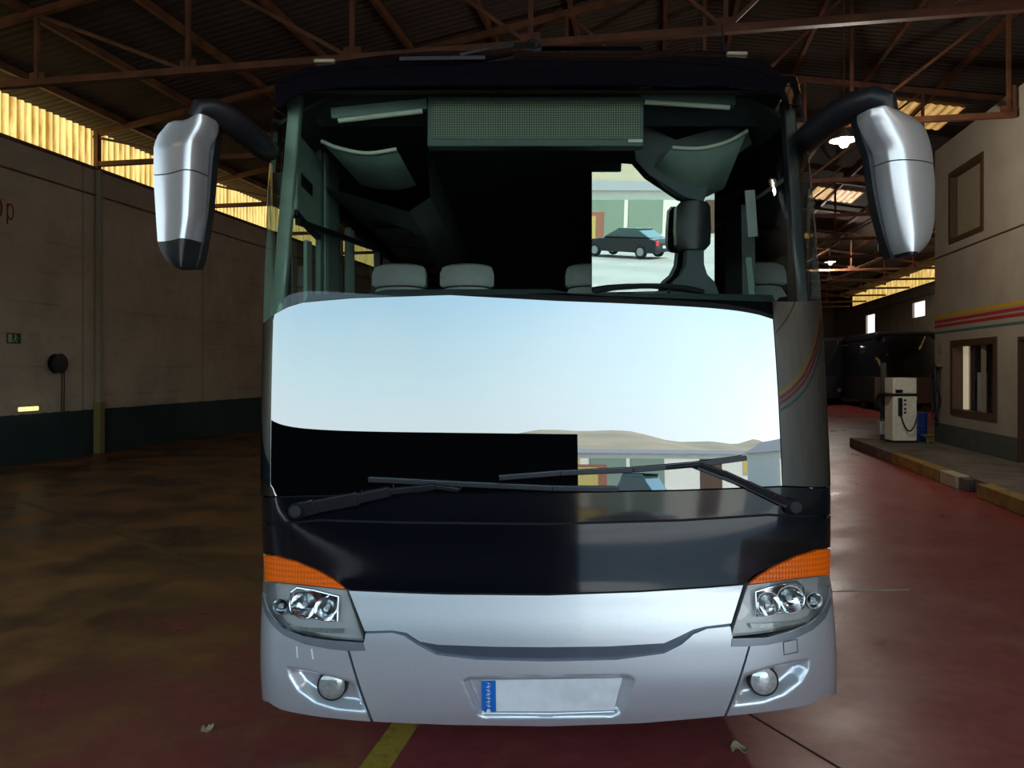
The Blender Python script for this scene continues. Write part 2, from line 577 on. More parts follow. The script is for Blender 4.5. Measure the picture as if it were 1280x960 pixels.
for e in (LW - 0.3, RW + 0.3):
    mb.prism([(RIDGE, T0 - 0.3, roof_z(RIDGE)), (e, T0 - 0.3, roof_z(e)), (e, T0 - 0.3, roof_z(e) + 0.08), (RIDGE, T0 - 0.3, roof_z(RIDGE) + 0.08)], (0, T1 - T0 + 0.6, 0))
struct(mb.build('ceiling', M['roof'], smooth=0), True)

# glazed strips: one corrugated backlit sheet per bay, both sides
wn = 0
for side in (LW, RW):
    for k in range(len(TRUSS) - 1):
        a, b = TRUSS[k] + 0.001, TRUSS[k + 1] - 0.001
        if side == LW and k > 6 or side == RW and k < 6:
            continue
        wn += 1
        n = int((b - a) / 0.03)
        rows = [[(side + (0.16 if side == RW else -0.16) + 0.03 * math.sin(2 * PI * (a + (b - a) * i / n) / 0.18), a + (b - a) * i / n, z) for i in range(n + 1)] for z in (WZ0 - 0.02, WZ1)]
        struct(MB().grid(rows).build('window_%d' % wn, M['strip'], recalc=False), True)
# bays that stay out of view get a plain closing panel
mb = MB().box((LW - 0.3, T0, WZ0), (LW - 0.1, TRUSS[0] + 0.1, EAVE)).box((LW - 0.3, TRUSS[7] + 0.1, WZ0), (LW - 0.1, T1, EAVE)).box((RW + 0.1, T0, WZ0), (RW + 0.3, TRUSS[6] + 0.1, EAVE)).box((RW + 0.1, TRUSS[-1] - 0.1, WZ0), (RW + 0.3, T1, EAVE))
struct(mb.build('trim_1', M['steel'], smooth=0), True)
# backlit sheets in the roof slope; nearest two are unseen, added as fill
for t in (3.2, 12.2, 21.2, 30.4, 39.2):
    wn += 1
    l0, l1 = 5.75, 7.35
    zz = lambda l: roof_z(l) - 0.06
    n = 32
    rows = [[(l0 + (l1 - l0) * i / n, t + dt, zz(l0 + (l1 - l0) * i / n) + 0.015 * math.sin(i * 1.6)) for i in range(n + 1)] for dt in (-0.9, 0.9)]
    struct(MB().grid(rows).build('window_%d' % wn, M['sky'], recalc=False), True)
# two bright openings low in the far side wall
for a, b, z0, z1 in ((43.2, 45.2, 4.55, 5.35), (52.5, 54.6, 3.9, 5.3)):
    wn += 1
    struct(MB().box((RW + 0.12, a, z0), (RW + 0.16, b, z1)).build('window_%d' % wn, M['hole'], smooth=0), True)
# purlins, eave rails and floor paint
tn = 1
for i, l in enumerate([-11.2, -9.6, -8.0, -6.4, -4.8, -3.2, -1.6, 0.2, 1.6, 3.2, 4.8, 6.4, 8.0, 9.6, 11.2, 12.9]):
    tn += 1
    z = roof_z(l)
    struct(MB().box((l - 0.04, T0, z - 0.14), (l + 0.04, T1, z - 0.005)).build('trim_%d' % tn, M['steel'], smooth=0), True)
for l in (LW + 0.03, RW - 0.03):
    tn += 1
    struct(MB().box((l - 0.03, T0, WZ0 - 0.06), (l + 0.03, T1, WZ0)).box((l - 0.03, T0, WZ0 - 0.62), (l + 0.02, T1, WZ0 - 0.59)).build('trim_%d' % tn, M['steel'], smooth=0), True)


def floor_line(a, b, w, mtl='mark'):
    global tn
    tn += 1
    a, b = Vector(a), Vector(b)
    struct(MB().bar(a + Vector((0, 0, 0.001)), b + Vector((0, 0, 0.001)), w, 0.004).build('trim_%d' % tn, M[mtl], smooth=0))


floor_line(H(-1.27, -3.0), H(-1.27, 40.0), 0.14)
floor_line((-8.3, 12.0, 0), (-2.2, 6.69, 0), 0.10, 'faint')
floor_line((-6.6, 15.0, 0), (-4.0, 13.2, 0), 0.10, 'faint')
floor_line((2.55, 6.36, 0), (3.3, 6.42, 0), 0.018, 'seat')
floor_line((1.2, 4.25, 0), (1.75, 3.0, 0), 0.012, 'joint')
floor_line((0.2, 4.4, 0), (1.25, 4.25, 0), 0.012, 'joint')

# ---- roof trusses
ORD = ['closest to the opening', 'just before the coach front', 'nearest, crossing straight above the coach roof', 'second back from the coach roof', 'third back from the coach roof', 'fourth back from the coach roof',
       'fifth back from the coach roof', 'sixth back from the coach roof', 'seventh back from the coach roof', 'eighth back from the coach roof', 'ninth back, deep in the hall',
       'tenth back, deep in the hall', 'eleventh back, deep in the hall', 'last before the far end wall']
ZC = 6.24


def truss(l_end):
    t = thing('roof_truss', '', 'roof truss')
    st = M['steel']
    MB().bar((LW + 0.02, 0, ZC), (l_end, 0, ZC), 0.10, 0.10).build('bottom_chord', st, t, smooth=0)
    MB().bar((LW + 0.02, 0, EAVE - 0.16), (RIDGE, 0, roof_z(RIDGE) - 0.20), 0.09, 0.11).build('rafter', st, t, smooth=0)
    MB().bar((RW - 0.02, 0, EAVE - 0.16), (RIDGE, 0, roof_z(RIDGE) - 0.20), 0.09, 0.11).build('rafter', st, t, smooth=0)
    for k in range(-4, 5):
        l = RIDGE + 2.57 * k
        if l > l_end:
            continue
        MB().bar((l, 0, ZC), (l, 0, roof_z(l) - 0.20), 0.06, 0.06).build('post', st, t, smooth=0)
        MB().box((l - 0.13, -0.012, ZC - 0.02), (l + 0.13, 0.012, ZC + 0.16)).build('gusset_plate', st, t, smooth=0)
        if k <= 0:
            MB().bar((l, 0, ZC), (l - 2.57, 0, roof_z(l - 2.57) - 0.20), 0.05, 0.05).build('brace', st, t, smooth=0)
        if k >= 0 and l + 2.57 < 13.5:
            MB().bar((l, 0, ZC), (l + 2.57, 0, roof_z(l + 2.57) - 0.20), 0.05, 0.05).build('brace', st, t, smooth=0)
    if l_end < 10:
        MB().bar((l_end - 0.03, 0, ZC), (l_end - 0.03, 0, 6.75), 0.06, 0.06).build('post', st, t, smooth=0)
    MB().box((LW, -0.06, WZ0 - 0.05), (LW + 0.10, 0.06, EAVE - 0.1)).build('end_post', st, t, smooth=0)
    return t


short, full = truss(6.15), truss(RW - 0.02)
for i, tt in enumerate(TRUSS):
    src = short if tt < 18.9 else full
    first = (src is short and i == 0) or (src is full and TRUSS[i - 1] < 18.9)
    o = src if first else copy_tree(src)
    o.location = H(0, tt)
    o.rotation_euler = (0, 0, -YAW)
    tag(o, 'rust-brown steel roof truss, ' + ORD[i], 'roof truss', 'steel roof trusses')

# ---- things on the far-left wall
Lw = LW


def wall_thing(name, label, cat, t, z):
    return thing(name, label, cat, H(Lw, t, z), -YAW)     # local x points into the hall, y along it


w = wall_thing('exit_sign', 'small dark green emergency exit sign on the beige wall', 'sign', 12.63, 2.40)
MB().box((0, -0.16, -0.10), (0.015, 0.16, 0.10)).build('sign_plate', M['signgreen'], w, smooth=0)
mb = MB().box((0.015, -0.14, -0.075), (0.018, -0.05, 0.075))
mb.lathe([(0.018, 0), (0.018, 0.004)], (0.015, 0.03, 0.06), (1, 0, 0), 10)
mb.bar((0.017, 0.03, 0.045), (0.017, 0.02, -0.01), 0.004, 0.03, (0, 1, 0)).bar((0.017, 0.02, -0.01), (0.017, 0.06, -0.075), 0.004, 0.018, (0, 1, 0))
mb.bar((0.017, 0.02, -0.01), (0.017, -0.02, -0.07), 0.004, 0.018, (0, 1, 0)).bar((0.017, 0.03, 0.035), (0.017, 0.085, 0.0), 0.004, 0.014, (0, 1, 0))
mb.build('running_figure_symbol', M['signwhite'], w, smooth=0)

w = wall_thing('hose_reel', 'round black hose reel hung on the beige wall, two hoses dangling', 'hose reel', 13.58, 1.93)
w.location = H(Lw + 0.01, 13.58, 1.93)
MB().box((0, -0.05, -0.05), (0.06, 0.05, 0.05)).build('bracket', M['steel'], w)
MB().lathe([(0.05, 0.05), (0.19, 0.05), (0.20, 0.07), (0.14, 0.08), (0.14, 0.16), (0.20, 0.17), (0.20, 0.19), (0.06, 0.2)], (0, 0, 0), (1, 0, 0), 28).build('drum', M['hose'], w)
for y in (0.10, 0.165):
    MB().tube([(0.12, y, -0.05), (0.12, y + 0.01, -0.4), (0.1, y + 0.02, -0.8), (0.09, y + 0.03, -1.0)], 0.013, 8).build('hose', M['hose'], w)

w = wall_thing('wall_sun_patch', 'glowing yellow patch imitating a spot of sun on the wall above the teal band', 'lamp', 12.92, 1.06)  # glowing box put in for the spot of sunlight on the wall
MB().box((0, -0.27, -0.06), (0.05, 0.27, 0.05)).build('patch_backing', M['officewall'], w, bevel=0.01)
MB().box((0.05, -0.24, -0.045), (0.075, 0.24, 0.035)).build('patch_glow', M['wallglow'], w, bevel=0.012)

w = wall_thing('wall_lettering', 'red painted letters cut off by the edge of the picture, high on the wall', 'lettering', 12.38, 4.78)


def ring(mb, cy, cz, ry, rz, th):
    n = 28
    rows = []
    for k in range(n + 1):
        a = 2 * PI * k / n
        rows.append([(0.006, cy + math.cos(a) * (ry - th), cz + math.sin(a) * (rz - th)), (0.006, cy + math.cos(a) * ry, cz + math.sin(a) * rz)])
    return mb.grid(rows)


ring(MB(), -0.18, 0.02, 0.18, 0.24, 0.05).build('letter', M['redpaint'], w, smooth=0)
ring(MB(), 0.17, -0.01, 0.085, 0.16, 0.035).box((0.004, 0.085, -0.25), (0.008, 0.12, 0.13)).build('letter', M['redpaint'], w, smooth=0)

w = thing('wall_post', 'steel wall post with ochre painted foot between two wall bays', 'post', H(Lw + 0.09, 14.8), -YAW)
MB().box((-0.06, -0.05, 1.1), (0.06, 0.05, WZ0 - 0.07)).build('upper_shaft', M['post'], w, bevel=0.01)
MB().box((-0.08, -0.08, 0), (0.08, 0.08, 1.1)).build('painted_foot', M['olive'], w, bevel=0.01)

# ---- hanging lamps; the third, out of view, is added to brighten floor and bumper
for (p, pw, lab) in ((PX(1055, 177, 12.6), 210, 'lit hanging lamp seen beside the silver mirror'), (PX(1038, 328, 34.0), 300, 'lit hanging lamp farther back, low in the dark roof space'), (H(4.6, -0.4, 6.3), 110, 'added unseen lamp above the entrance, brightening the floor and bumper')):
    lamp = thing('hanging_lamp', lab, 'lamp', p, 0, 'lamps hanging from the roof')
    l = p.x * CYW - p.y * SY
    MB().tube([(0, 0, 0.16), (0, 0, roof_z(l) - p.z)], 0.012, 8).build('rod', M['steel'], lamp)
    MB().lathe([(0.03, 0.2), (0.06, 0.18), (0.10, 0.10), (0.22, 0.03), (0.225, 0.02), (0.10, 0.085), (0.05, 0.16)], (0, 0, 0), n=28).build('lamp_shade', M['lampshade'], lamp)
    MB().lathe([(0.001, -0.10), (0.05, -0.085), (0.085, -0.03), (0.075, 0.04), (0.04, 0.1)], (0, 0, 0), n=20).build('bulb', M['lampglow'], lamp)
    ld = bpy.data.lights.new('lamp_light', 'POINT')
    ld.energy = pw
    ld.color = (1.0, 0.93, 0.80)
    ld.shadow_soft_size = 0.09
    lo = bpy.data.objects.new('lamp_light', ld)
    COL.objects.link(lo)
    lo.parent = lamp
    lo.location = (0, 0, -0.2)

# ---- office block on the right
KL, KT, KZ = 6.2, 18.9, 6.6
office = thing('office_block', 'beige two-storey office with coloured stripes built inside the hall', 'building', H(KL, KT), -YAW)


def kb(a, b, z0, z1, d0=0.0, d1=0.2):                   # a block of the front wall between hall stations a..b
    return ((d0, a - KT, z0), (d1, b - KT, z1))


W1 = (16.25, 18.0, 4.48, 6.0)
W2 = (15.65, 17.9, 0.85, 2.42)
DR = (13.75, 14.8, 0.2, 2.38)
mb = MB()
for a, b, z0, z1 in ((18.0, KT, 0, KZ), (W2[1], 18.0, 0, W1[2]), (W1[0], W1[1], W1[3], KZ), (DR[1], W1[0], W1[2], KZ), (W2[0], W2[1], W2[3], W1[2]), (W2[0], W2[1], 0, W2[2]),
                     (DR[1], W2[0], 0, W1[2]), (DR[0], DR[1], DR[3], KZ), (DR[0], DR[1], 0, DR[2]), (T0, DR[0], 0, KZ)):
    mb.box(*kb(a, b, z0, z1))
mb.box((0.2, -0.2, 0), (7.4, 0, KZ))
mb.box((0.0, T0 - KT, KZ), (7.4, 0.0, KZ + 0.12))
mb.build('wall_shell', M['officewall'], office, smooth=0)
MB().box(*kb(W1[0], W1[1], W1[2], W1[3], 0.12, 0.14)).build('blind', M['shutter'], office, smooth=0)


def frame(name, a, b, z0, z1, w, mtl, d0=-0.03, d1=0.16):
    m_ = MB().box(*kb(a, a + w, z0, z1, d0, d1)).box(*kb(b - w, b, z0, z1, d0, d1)).box(*kb(a + w, b - w, z1 - w, z1, d0, d1)).box(*kb(a + w, b - w, z0, z0 + w, d0, d1))
    return m_.build(name, M[mtl], office, smooth=0)


frame('window_frame', *W1, 0.10, 'brown')
f = frame('window_frame', *W2, 0.13, 'brown')
MB().box(*kb(16.40, 16.52, W2[2] + .13, W2[3] - .13, 0.05, 0.10)).build('mullion', M['shutter'], f, smooth=0)
MB().box(*kb(17.50, 17.72, W2[2] + .13, W2[3] - .13, 0.16, 0.19)).build('curtain', M['curtain'], office, smooth=0)
MB().box(*kb(W2[0], W2[1], W2[2], W2[3], 0.19, 0.20)).build('glass_pane', M['darkglass'], office, smooth=0)
MB().box(*kb(16.56, 17.0, W2[2] + .13, 1.75, 0.165, 0.185)).build('cabinet_behind_glass', M['seat'], office, smooth=0)
MB().box(*kb(DR[0] + .06, DR[1] - .06, DR[2], DR[3] - .06, 0.06, 0.1)).build('door', M['doorwood'], office, smooth=0)
m_ = MB().box(*kb(DR[0], DR[0] + .06, DR[2], DR[3], -0.02, 0.16)).box(*kb(DR[1] - .06, DR[1], DR[2], DR[3], -0.02, 0.16)).box(*kb(DR[0], DR[1], DR[3] - .06, DR[3], -0.02, 0.16))
m_.build('door_frame', M['brown'], office, smooth=0)
for z0, z1, k in ((2.93, 3.01, 's_yellow'), (2.84, 2.90, 's_red'), (2.74, 2.80, 's_red'), (2.60, 2.65, 's_teal')):
    MB().box(*kb(T0 + .1, KT, z0, z1, -0.006, 0.002)).build('painted_stripe', M[k], office, smooth=0)
MB().box(*kb(DR[1], KT, 0.2, 0.62, -0.008, 0.002)).box(*kb(T0 + .1, DR[0], 0.2, 0.62, -0.008, 0.002)).build('painted_base_band', M['officeband'], office, smooth=0)
MB().box(*kb(T0 + .1, KT, 4.28, 4.31, -0.012, 0.0)).build('joint_strip', M['brown'], office, smooth=0)
MB().lathe([(0.13, -0.015), (0.13, 0)], (0, 18.55 - KT, 2.28), (1, 0, 0), 20).build('round_plaque', M['shutter'], office)

# ---- raised walkway with painted kerb
wk = thing('raised_walkway', 'low concrete walkway with worn yellow kerb beside the office', 'walkway', H(4.5, 8), -YAW)
MB().box((0.16, T0 - 8 + .02, 0), (1.68, 11.3, 0.20)).box((0.02, 4.55, 0), (0.16, 11.3, 0.19)).build('slab', M['concrete'], wk, bevel=0.01)
for a, b, k in ((T0 - 8 + .02, -6, 'kerbyellow'), (-6, -1, 'kerbyellow'), (-1, 2.0, 'kerbyellow'), (2.0, 4.0, 'kerbyellow'), (4.75, 5.45, 'kerbwhite'), (5.45, 8.0, 'kerbyellow'), (8.0, 11.3, 'concrete')):
    MB().box((-0.02, a + .01, 0), (0.18, b - .01, 0.205)).build('kerb_block', M[k], wk, bevel=0.015)

# ---- fuel pump and things near it
pump = thing('fuel_pump', 'cream fuel pump cabinet with black hose at the end of the walkway', 'fuel pump', H(5.32, 18.35, 0.207), -0.02)
MB().box((-0.26, -0.2, 0.04), (0.26, 0.2, 1.02)).build('cabinet', M['cream'], pump, bevel=0.02)
MB().box((-0.24, -0.18, 0), (0.24, 0.18, 0.04)).build('plinth', M['trim_black'], pump)
MB().box((-0.26, -0.2, 1.07), (0.26, 0.2, 1.42)).build('head', M['cream'], pump, bevel=0.025)
MB().box((-0.40, -0.21, 1.02), (0.262, 0.205, 1.07)).build('divider_band', M['trim_black'], pump)
MB().box((-0.21, -0.212, 1.09), (-0.05, -0.19, 1.16)).build('display', M['darkglass'], pump, smooth=0)
MB().box((-0.15, -0.225, 0.58), (-0.06, -0.195, 0.98)).build('nozzle_holder', M['trim_black'], pump, bevel=0.01)
for z in (0.93, 0.84, 0.74, 0.66):
    MB().lathe([(0.025, 0), (0.022, 0.02)], (0.0, -0.2, z), (0, -1, 0), 12).build('button', M['trim_black'], pump)
pts = []
for k in range(19):
    a = k / 18
    pts.append((-0.11 + 0.36 * a, -0.25 - 0.06 * math.sin(PI * a), 0.60 - 1.05 * a * (1 - a) * (1.55 - .6 * a) + 0.0 * a))
MB().tube(pts, 0.016, 8).build('hose', M['hose'], pump)
o = MB().lathe([(0.001, 0), (0.24, 0.0), (0.25, 0.02), (0.235, 0.28), (0.25, 0.30), (0.235, 0.33), (0.24, 0.58), (0.245, 0.62), (0.235, 0.64), (0.001, 0.63)], (0, 0, 0), n=28).build('fuel_drum', M['blue'])
o.location = H(5.78, 18.85, 0.207)
tag(o, 'blue drum standing behind the cream fuel pump', 'drum')
o = MB().lathe([(0.02, 0), (0.03, 0.08), (0.14, 0.16), (0.15, 0.17), (0.13, 0.165), (0.02, 0.09)], (0, 0, 0), n=20).build('funnel', M['lime'])
o.location = H(5.86, 18.3, 0.207)
tag(o, 'lime green funnel beside the fuel pump', 'funnel')
wr = thing('wall_hose', 'black air hose looped on a hook at the office corner', 'hose', H(KL - 0.02, 18.6, 1.9), -YAW)
MB().box((-0.12, -0.22, -0.03), (0.02, 0.18, 0.02)).build('hook', M['chrome'], wr)
loop = [(-0.06 - 0.03 * math.sin(5 * a), 0.17 * math.cos(a) * (1.0 + 0.15 * math.sin(3 * a)), -0.62 + 0.62 * math.sin(a)) for a in (2 * PI * k / 40 for k in range(41))]
MB().tube(loop, 0.022, 8).build('hose_loop', M['hose'], wr)
loop = [(-0.10, 0.12 * math.cos(a), -0.52 + 0.52 * math.sin(a)) for a in (2 * PI * k / 40 for k in range(41))]
MB().tube(loop, 0.022, 8).build('hose_loop', M['hose'], wr)
hp = thing('hose_stand', 'dark post carrying a coiled hose left of the fuel pump', 'hose stand', PX(1104, 552, 17.6) + Vector((0, 0, -0.0)), 0)
hp.location.z = 0.207
MB().box((-0.05, -0.05, 0), (0.05, 0.05, 1.75)).build('post', M['officeband'], hp, bevel=0.01)
MB().lathe([(0.06, 0), (0.22, 0.01), (0.23, 0.05), (0.15, 0.06), (0.15, 0.12), (0.23, 0.13), (0.22, 0.17), (0.06, 0.18)], (-0.02, -0.06, 0.85), (0, -1, 0), 24).build('hose_coil', M['hose'], hp)
MB().box((-0.12, -0.1, 0.12), (0.1, 0.1, 0.42)).build('pump_unit', M['seat'], hp, bevel=0.02)


# ---- parked coaches far behind
def far_coach(label, loc, lower):
    r = thing('parked_coach', label, 'coach', loc, -YAW, 'coaches parked at the far end')
    n = 14
    rows = []
    for z, d in ((0.35, 0.05), (0.9, 0.0), (1.45, 0.06)):
        rows.append([(-1.25 + 2.5 * i / n, d + 0.35 * abs(-1 + 2 * i / n) ** 6, z) for i in range(n + 1)])
    MB().grid(rows, [[(p[0], p[1] + 0.2, p[2]) for p in q] for q in rows]).build('front_panel', lower, r)
    rows = []
    for z, d in ((1.47, 0.06), (2.2, 0.14), (2.9, 0.26), (3.2, 0.40)):
        rows.append([(-1.25 + 2.5 * i / n, d + 0.35 * abs(-1 + 2 * i / n) ** 6, z) for i in range(n + 1)])
    MB().grid(rows, [[(p[0], p[1] + 0.05, p[2]) for p in q] for q in rows]).build('windscreen', M['darkglass'], r)
    MB().box((-1.25, 0.42, 0.35), (1.25, 11, 1.5)).build('lower_body', M['seam'], r, bevel=0.05)
    MB().box((-1.24, 0.55, 1.5), (1.24, 11, 3.05)).build('window_band', M['darkglass'], r, bevel=0.05)
    MB().box((-1.24, 0.45, 3.05), (1.24, 11, 3.4)).build('roof', M['trim_black'], r, bevel=0.12)
    for x in (-0.95, 0.95):
        MB().lathe([(0.12, 0), (0.11, 0.03), (0.05, 0.04)], (x, 0.08, 0.75), (0, -1, 0), 18).build('headlight', M['chrome'], r)
    for y in (2.6, 8.4):
        for x in (-1.2, 0.92):
            MB().lathe([(0.25, 0), (0.48, 0.0), (0.5, 0.04), (0.5, 0.24), (0.48, 0.28), (0.25, 0.28)], (x, y, 0.5), (1, 0, 0), 24).build('wheel', M['tyre'], r)
    MB().box((-0.3, -0.03, 0.5), (0.3, 0.0, 0.62)).build('number_plate', M['plate'], r)
    return r


far_coach('taupe coach with dark windscreen parked behind the fuel pump', (16.75, 32.6, 0), M['taupe'])
far_coach('dark coach half hidden behind the big front coach, chrome glinting', (15.25, 38.3, 0), M['trim_black'])

# ---- dry leaves on the floor
for (px, py, lab, s) in ((925, 941, 'curled dry leaf on red floor, in front of the fog lamp on the bright side', 1.0), (259, 915, 'curled dry leaf on the brown stained floor', 0.8)):
    Y = EYE * FPX / (py - HY)
    o_ = PX(px, py, Y)
    n, rows = 8, []
    for j in range(7):
        v = -1 + 2 * j / 6
        rows.append([(0.045 * s * u * (1 - 0.6 * v * v) + 0.01 * v, 0.035 * s * v, 0.003 + 0.018 * s * abs(u) + 0.01 * s * (1 + math.sin(4 * v + 2 * u))) for u in (-1 + 2 * i / n for i in range(n + 1))])
    q = MB().grid(rows, [[(p[0], p[1], p[2] - 0.0015) for p in r] for r in rows]).build('dry_leaf', M['leaf'])
    q.location = (o_.x, o_.y, 0)
    q.rotation_euler = (0, 0, random.random() * 6)
    tag(q, lab, 'leaf', 'dry leaves on the floor')

# ================================================================== THE COACH
Y0, WB, AB = 3.15, 1.243, 0.34
R0 = Vector((0.14, 9.0, 0.0))


def pchip(xs, ys):
    xs, ys = np.array(xs, float), np.array(ys, float)
    h = np.diff(xs)
    d = np.diff(ys) / h
    m_ = np.zeros(len(xs))
    m_[0], m_[-1] = d[0], d[-1]
    for i in range(1, len(xs) - 1):
        m_[i] = 0 if d[i - 1] * d[i] <= 0 else 2 * d[i - 1] * d[i] / (d[i - 1] + d[i])

    def f(x):
        x = min(max(x, xs[0]), xs[-1])
        i = min(max(int(np.searchsorted(xs, x) - 1), 0), len(xs) - 2)
        t = (x - xs[i]) / h[i]
        return ((2 * t ** 3 - 3 * t ** 2 + 1) * ys[i] + (t ** 3 - 2 * t ** 2 + t) * h[i] * m_[i] + (-2 * t ** 3 + 3 * t ** 2) * ys[i + 1] + (t ** 3 - t ** 2) * h[i] * m_[i + 1])
    return f


Fz = pchip([0.2, 0.34, 0.45, 0.58, 0.69, 0.89, 0.93, 1.20, 1.33, 1.50, 1.80, 2.15, 2.60, 3.02, 3.15, 3.26, 3.36, 3.43, 3.47],
           [0.12, 0.045, 0.012, 0.0, 0.006, 0.040, 0.047, 0.066, 0.078, 0.090, 0.116, 0.156, 0.228, 0.322, 0.360, 0.428, 0.56, 0.78, 1.20])


def table(n):
    a = np.linspace(0, PI / 2, 1500) ** 1.0
    # sample finely in both regimes
    u = np.concatenate([np.linspace(0, 0.9, 900), 1 - np.geomspace(0.1, 1e-9, 900)])
    F = AB * (1 - (1 - u ** n) ** (1 / n))
    U = u * WB
    s = np.concatenate([[0], np.cumsum(np.hypot(np.diff(U), np.diff(F)))])
    return s / s[-1], U, F


TA, TB_ = table(5.0), table(7.0)


def xc(z):
    return 0.157 - 0.014 * (z - 0.5)


def wz(z):
    return min(max((z - 0.95) / 0.4, 0), 1)


def plan(sig, z):
    s, w_ = min(abs(sig), 1.0), wz(z)
    U = (1 - w_) * np.interp(s, TA[0], TA[1]) + w_ * np.interp(s, TB_[0], TB_[1])
    F = (1 - w_) * np.interp(s, TA[0], TA[2]) + w_ * np.interp(s, TB_[0], TB_[2])
    return math.copysign(U, sig), F


def surf(sig, z, off=0.0):
    U, F = plan(sig, z)
    p = Vector((xc(z) + U, Y0 + Fz(z) + F, z))
    if off:
        e = 1e-3
        s0, s1 = max(sig - e, -1), min(sig + e, 1)
        a = surf(s1, z) - surf(s0, z)
        b = surf(sig, z + e) - surf(sig, z - e)
        p = p + a.cross(b).normalized() * off            # a x b points outwards (towards -Y in front)
    return p


def sig_of_u(u, z):
    w_ = wz(z)
    lo, hi = 0.0, 1.0
    au = abs(u)
    for _ in range(40):
        m_ = (lo + hi) / 2
        if plan(m_, z)[0] < au:
            lo = m_
        else:
            hi = m_
    return math.copysign((lo + hi) / 2, u)


def sz(px, py):                                         # picture point -> (sigma, z) on the coach front
    if px in ('L', 'R'):
        s = -1.0 if px == 'L' else 1.0
        z = 1.5
        for _ in range(40):
            z = EYE - (py - HY) / FPX * (Y0 + Fz(z) + AB)
        return (s, z)
    best, bg = None, -9
    Y = 2.9
    while Y < 4.4:
        X, z = (px - CX) / FPX * Y, EYE - (py - HY) / FPX * Y
        u = X - xc(z)
        if abs(u) >= WB:
            g = -1 - abs(u)
        else:
            g = Y - Y0 - Fz(z) - plan(sig_of_u(u, z), z)[1]
        if g > bg:
            bg, best = g, (u, z)
        if g >= 0:
            break
        Y += 0.02
    else:
        u, z = best
        u = min(max(u, -WB * 0.9999), WB * 0.9999)
        return (sig_of_u(u, z), z)
    a, b = Y - 0.02, Y
    for _ in range(14):
        Y = (a + b) / 2
        X, z = (px - CX) / FPX * Y, EYE - (py - HY) / FPX * Y
        u = X - xc(z)
        g = -1 if abs(u) >= WB else Y - Y0 - Fz(z) - plan(sig_of_u(u, z), z)[1]
        if g >= 0:
            b = Y
        else:
            a = Y
    u = min(max(u, -WB * 0.9999), WB * 0.9999)
    return (sig_of_u(u, z), z)


def P(px, py, off=0.0):
    return surf(*sz(px, py), off)


def proj(p):
    return (CX + FPX * p.x / p.y, HY - FPX * (p.z - EYE) / p.y)


def resample(poly, n):
    a = np.array(poly)
    d = np.concatenate([[0], np.cumsum(np.hypot(*(np.diff(a, axis=0).T)))])
    t = np.linspace(0, d[-1], n)
    # keep the corner points themselves
    for k in range(1, len(d) - 1):
        i = int(np.argmin(abs(t - d[k])))
        if 0 < i < n - 1:
            t[i] = d[k]
    return np.stack([np.interp(t, d, a[:, 0]), np.interp(t, d, a[:, 1])], 1)


def smooth_poly(poly, k=6):                             # Catmull-Rom through the points
    a = np.array(poly, float)
    q = np.vstack([2 * a[0] - a[1], a, 2 * a[-1] - a[-2]])
    out = []
    for i in range(len(a) - 1):
        p0, p1, p2, p3 = q[i], q[i + 1], q[i + 2], q[i + 3]
        for t in np.linspace(0, 1, k, endpoint=False):
            out.append(0.5 * (2 * p1 + (p2 - p0) * t + (2 * p0 - 5 * p1 + 4 * p2 - p3) * t * t + (3 * p1 - p0 - 3 * p2 + p3) * t ** 3))
    out.append(a[-1])
    return [tuple(p) for p in out]


def S(pts, smooth=False):
    r = [sz(*p) for p in pts]
    return smooth_poly(r) if smooth else r


def loft_rows(top, bot, nx, ny, off=0.0):
    t, b = resample(top, nx), resample(bot, nx)
    rows = []
    for j in range(ny + 1):
        v = j / ny
        row = []
        for i in range(nx):
            s, z = t[i] * (1 - v) + b[i] * v
            o_ = off(proj(surf(s, z))) if callable(off) else off
            row.append(surf(s, z, o_))
        rows.append(row)
    return rows


def skin(name, material, parent, top, bot, nx=48, ny=8, off=0.0, thick=0.012, smooth=False, sharp=35):
    T, B = S(top, smooth), S(bot, smooth)
    f = loft_rows(T, B, nx, ny, off)
    bk = loft_rows(T, B, nx, ny, (lambda q: off(q) - thick) if callable(off) else off - thick) if thick else None
    return MB().grid(f, bk).build(name, material, parent, R0, smooth=sharp)


def MX(pts):                                            # mirror to the other side, with the coach's slight roll
    return [((2 * 684 - p[0]) if not isinstance(p[0], str) else ('R' if p[0] == 'L' else 'L'), p[1] - 0.0115 * 2 * (684 - (p[0] if not isinstance(p[0], str) else 326))) for p in pts][::-1]


coach = thing('coach', 'large silver and black touring coach facing the viewer, sky mirrored in its windscreen', 'coach', R0)

# --- front skin
flap_bot = [(456, 789), (490, 788), (508, 791), (525, 802), (548, 806), (620, 808.5), (685, 809), (760, 808), (830, 804), (850, 795), (866, 787), (882, 783), (914, 779)]
bump_top = [(434, 803), (455, 803), (457, 792), (490, 791), (505, 795), (521, 806), (546, 819), (600, 825), (685, 827), (770, 825), (830, 817), (852, 806), (867, 793), (884, 786), (913, 783), (916, 799), (938, 799)]
bump_bot = [(467, 902), (560, 906), (685, 908), (800, 904), (905, 895)]
hood_bot = [('L', 690), (340, 692), (370, 700.5), (400, 713), (420, 724), (433, 736), (500, 739), (560, 741), (685, 742), (800, 738), (880, 733), (931, 729)] + [(938, 722), (952, 711.5), (966, 705), (1000, 692.5), (1028, 683.5), ('R', 681)]
hood_top = [('L', 650), (400, 651.5), (500, 654.5), (685, 656.5), (850, 652), (960, 645), ('R', 638)]
tray_top = [('L', 613), (500, 616), (685, 617), (850, 614), (980, 609), ('R', 603)]
tray_bot = [('L', 647), (400, 648.5), (500, 651.5), (685, 653.5), (850, 649), (960, 642), ('R', 635)]
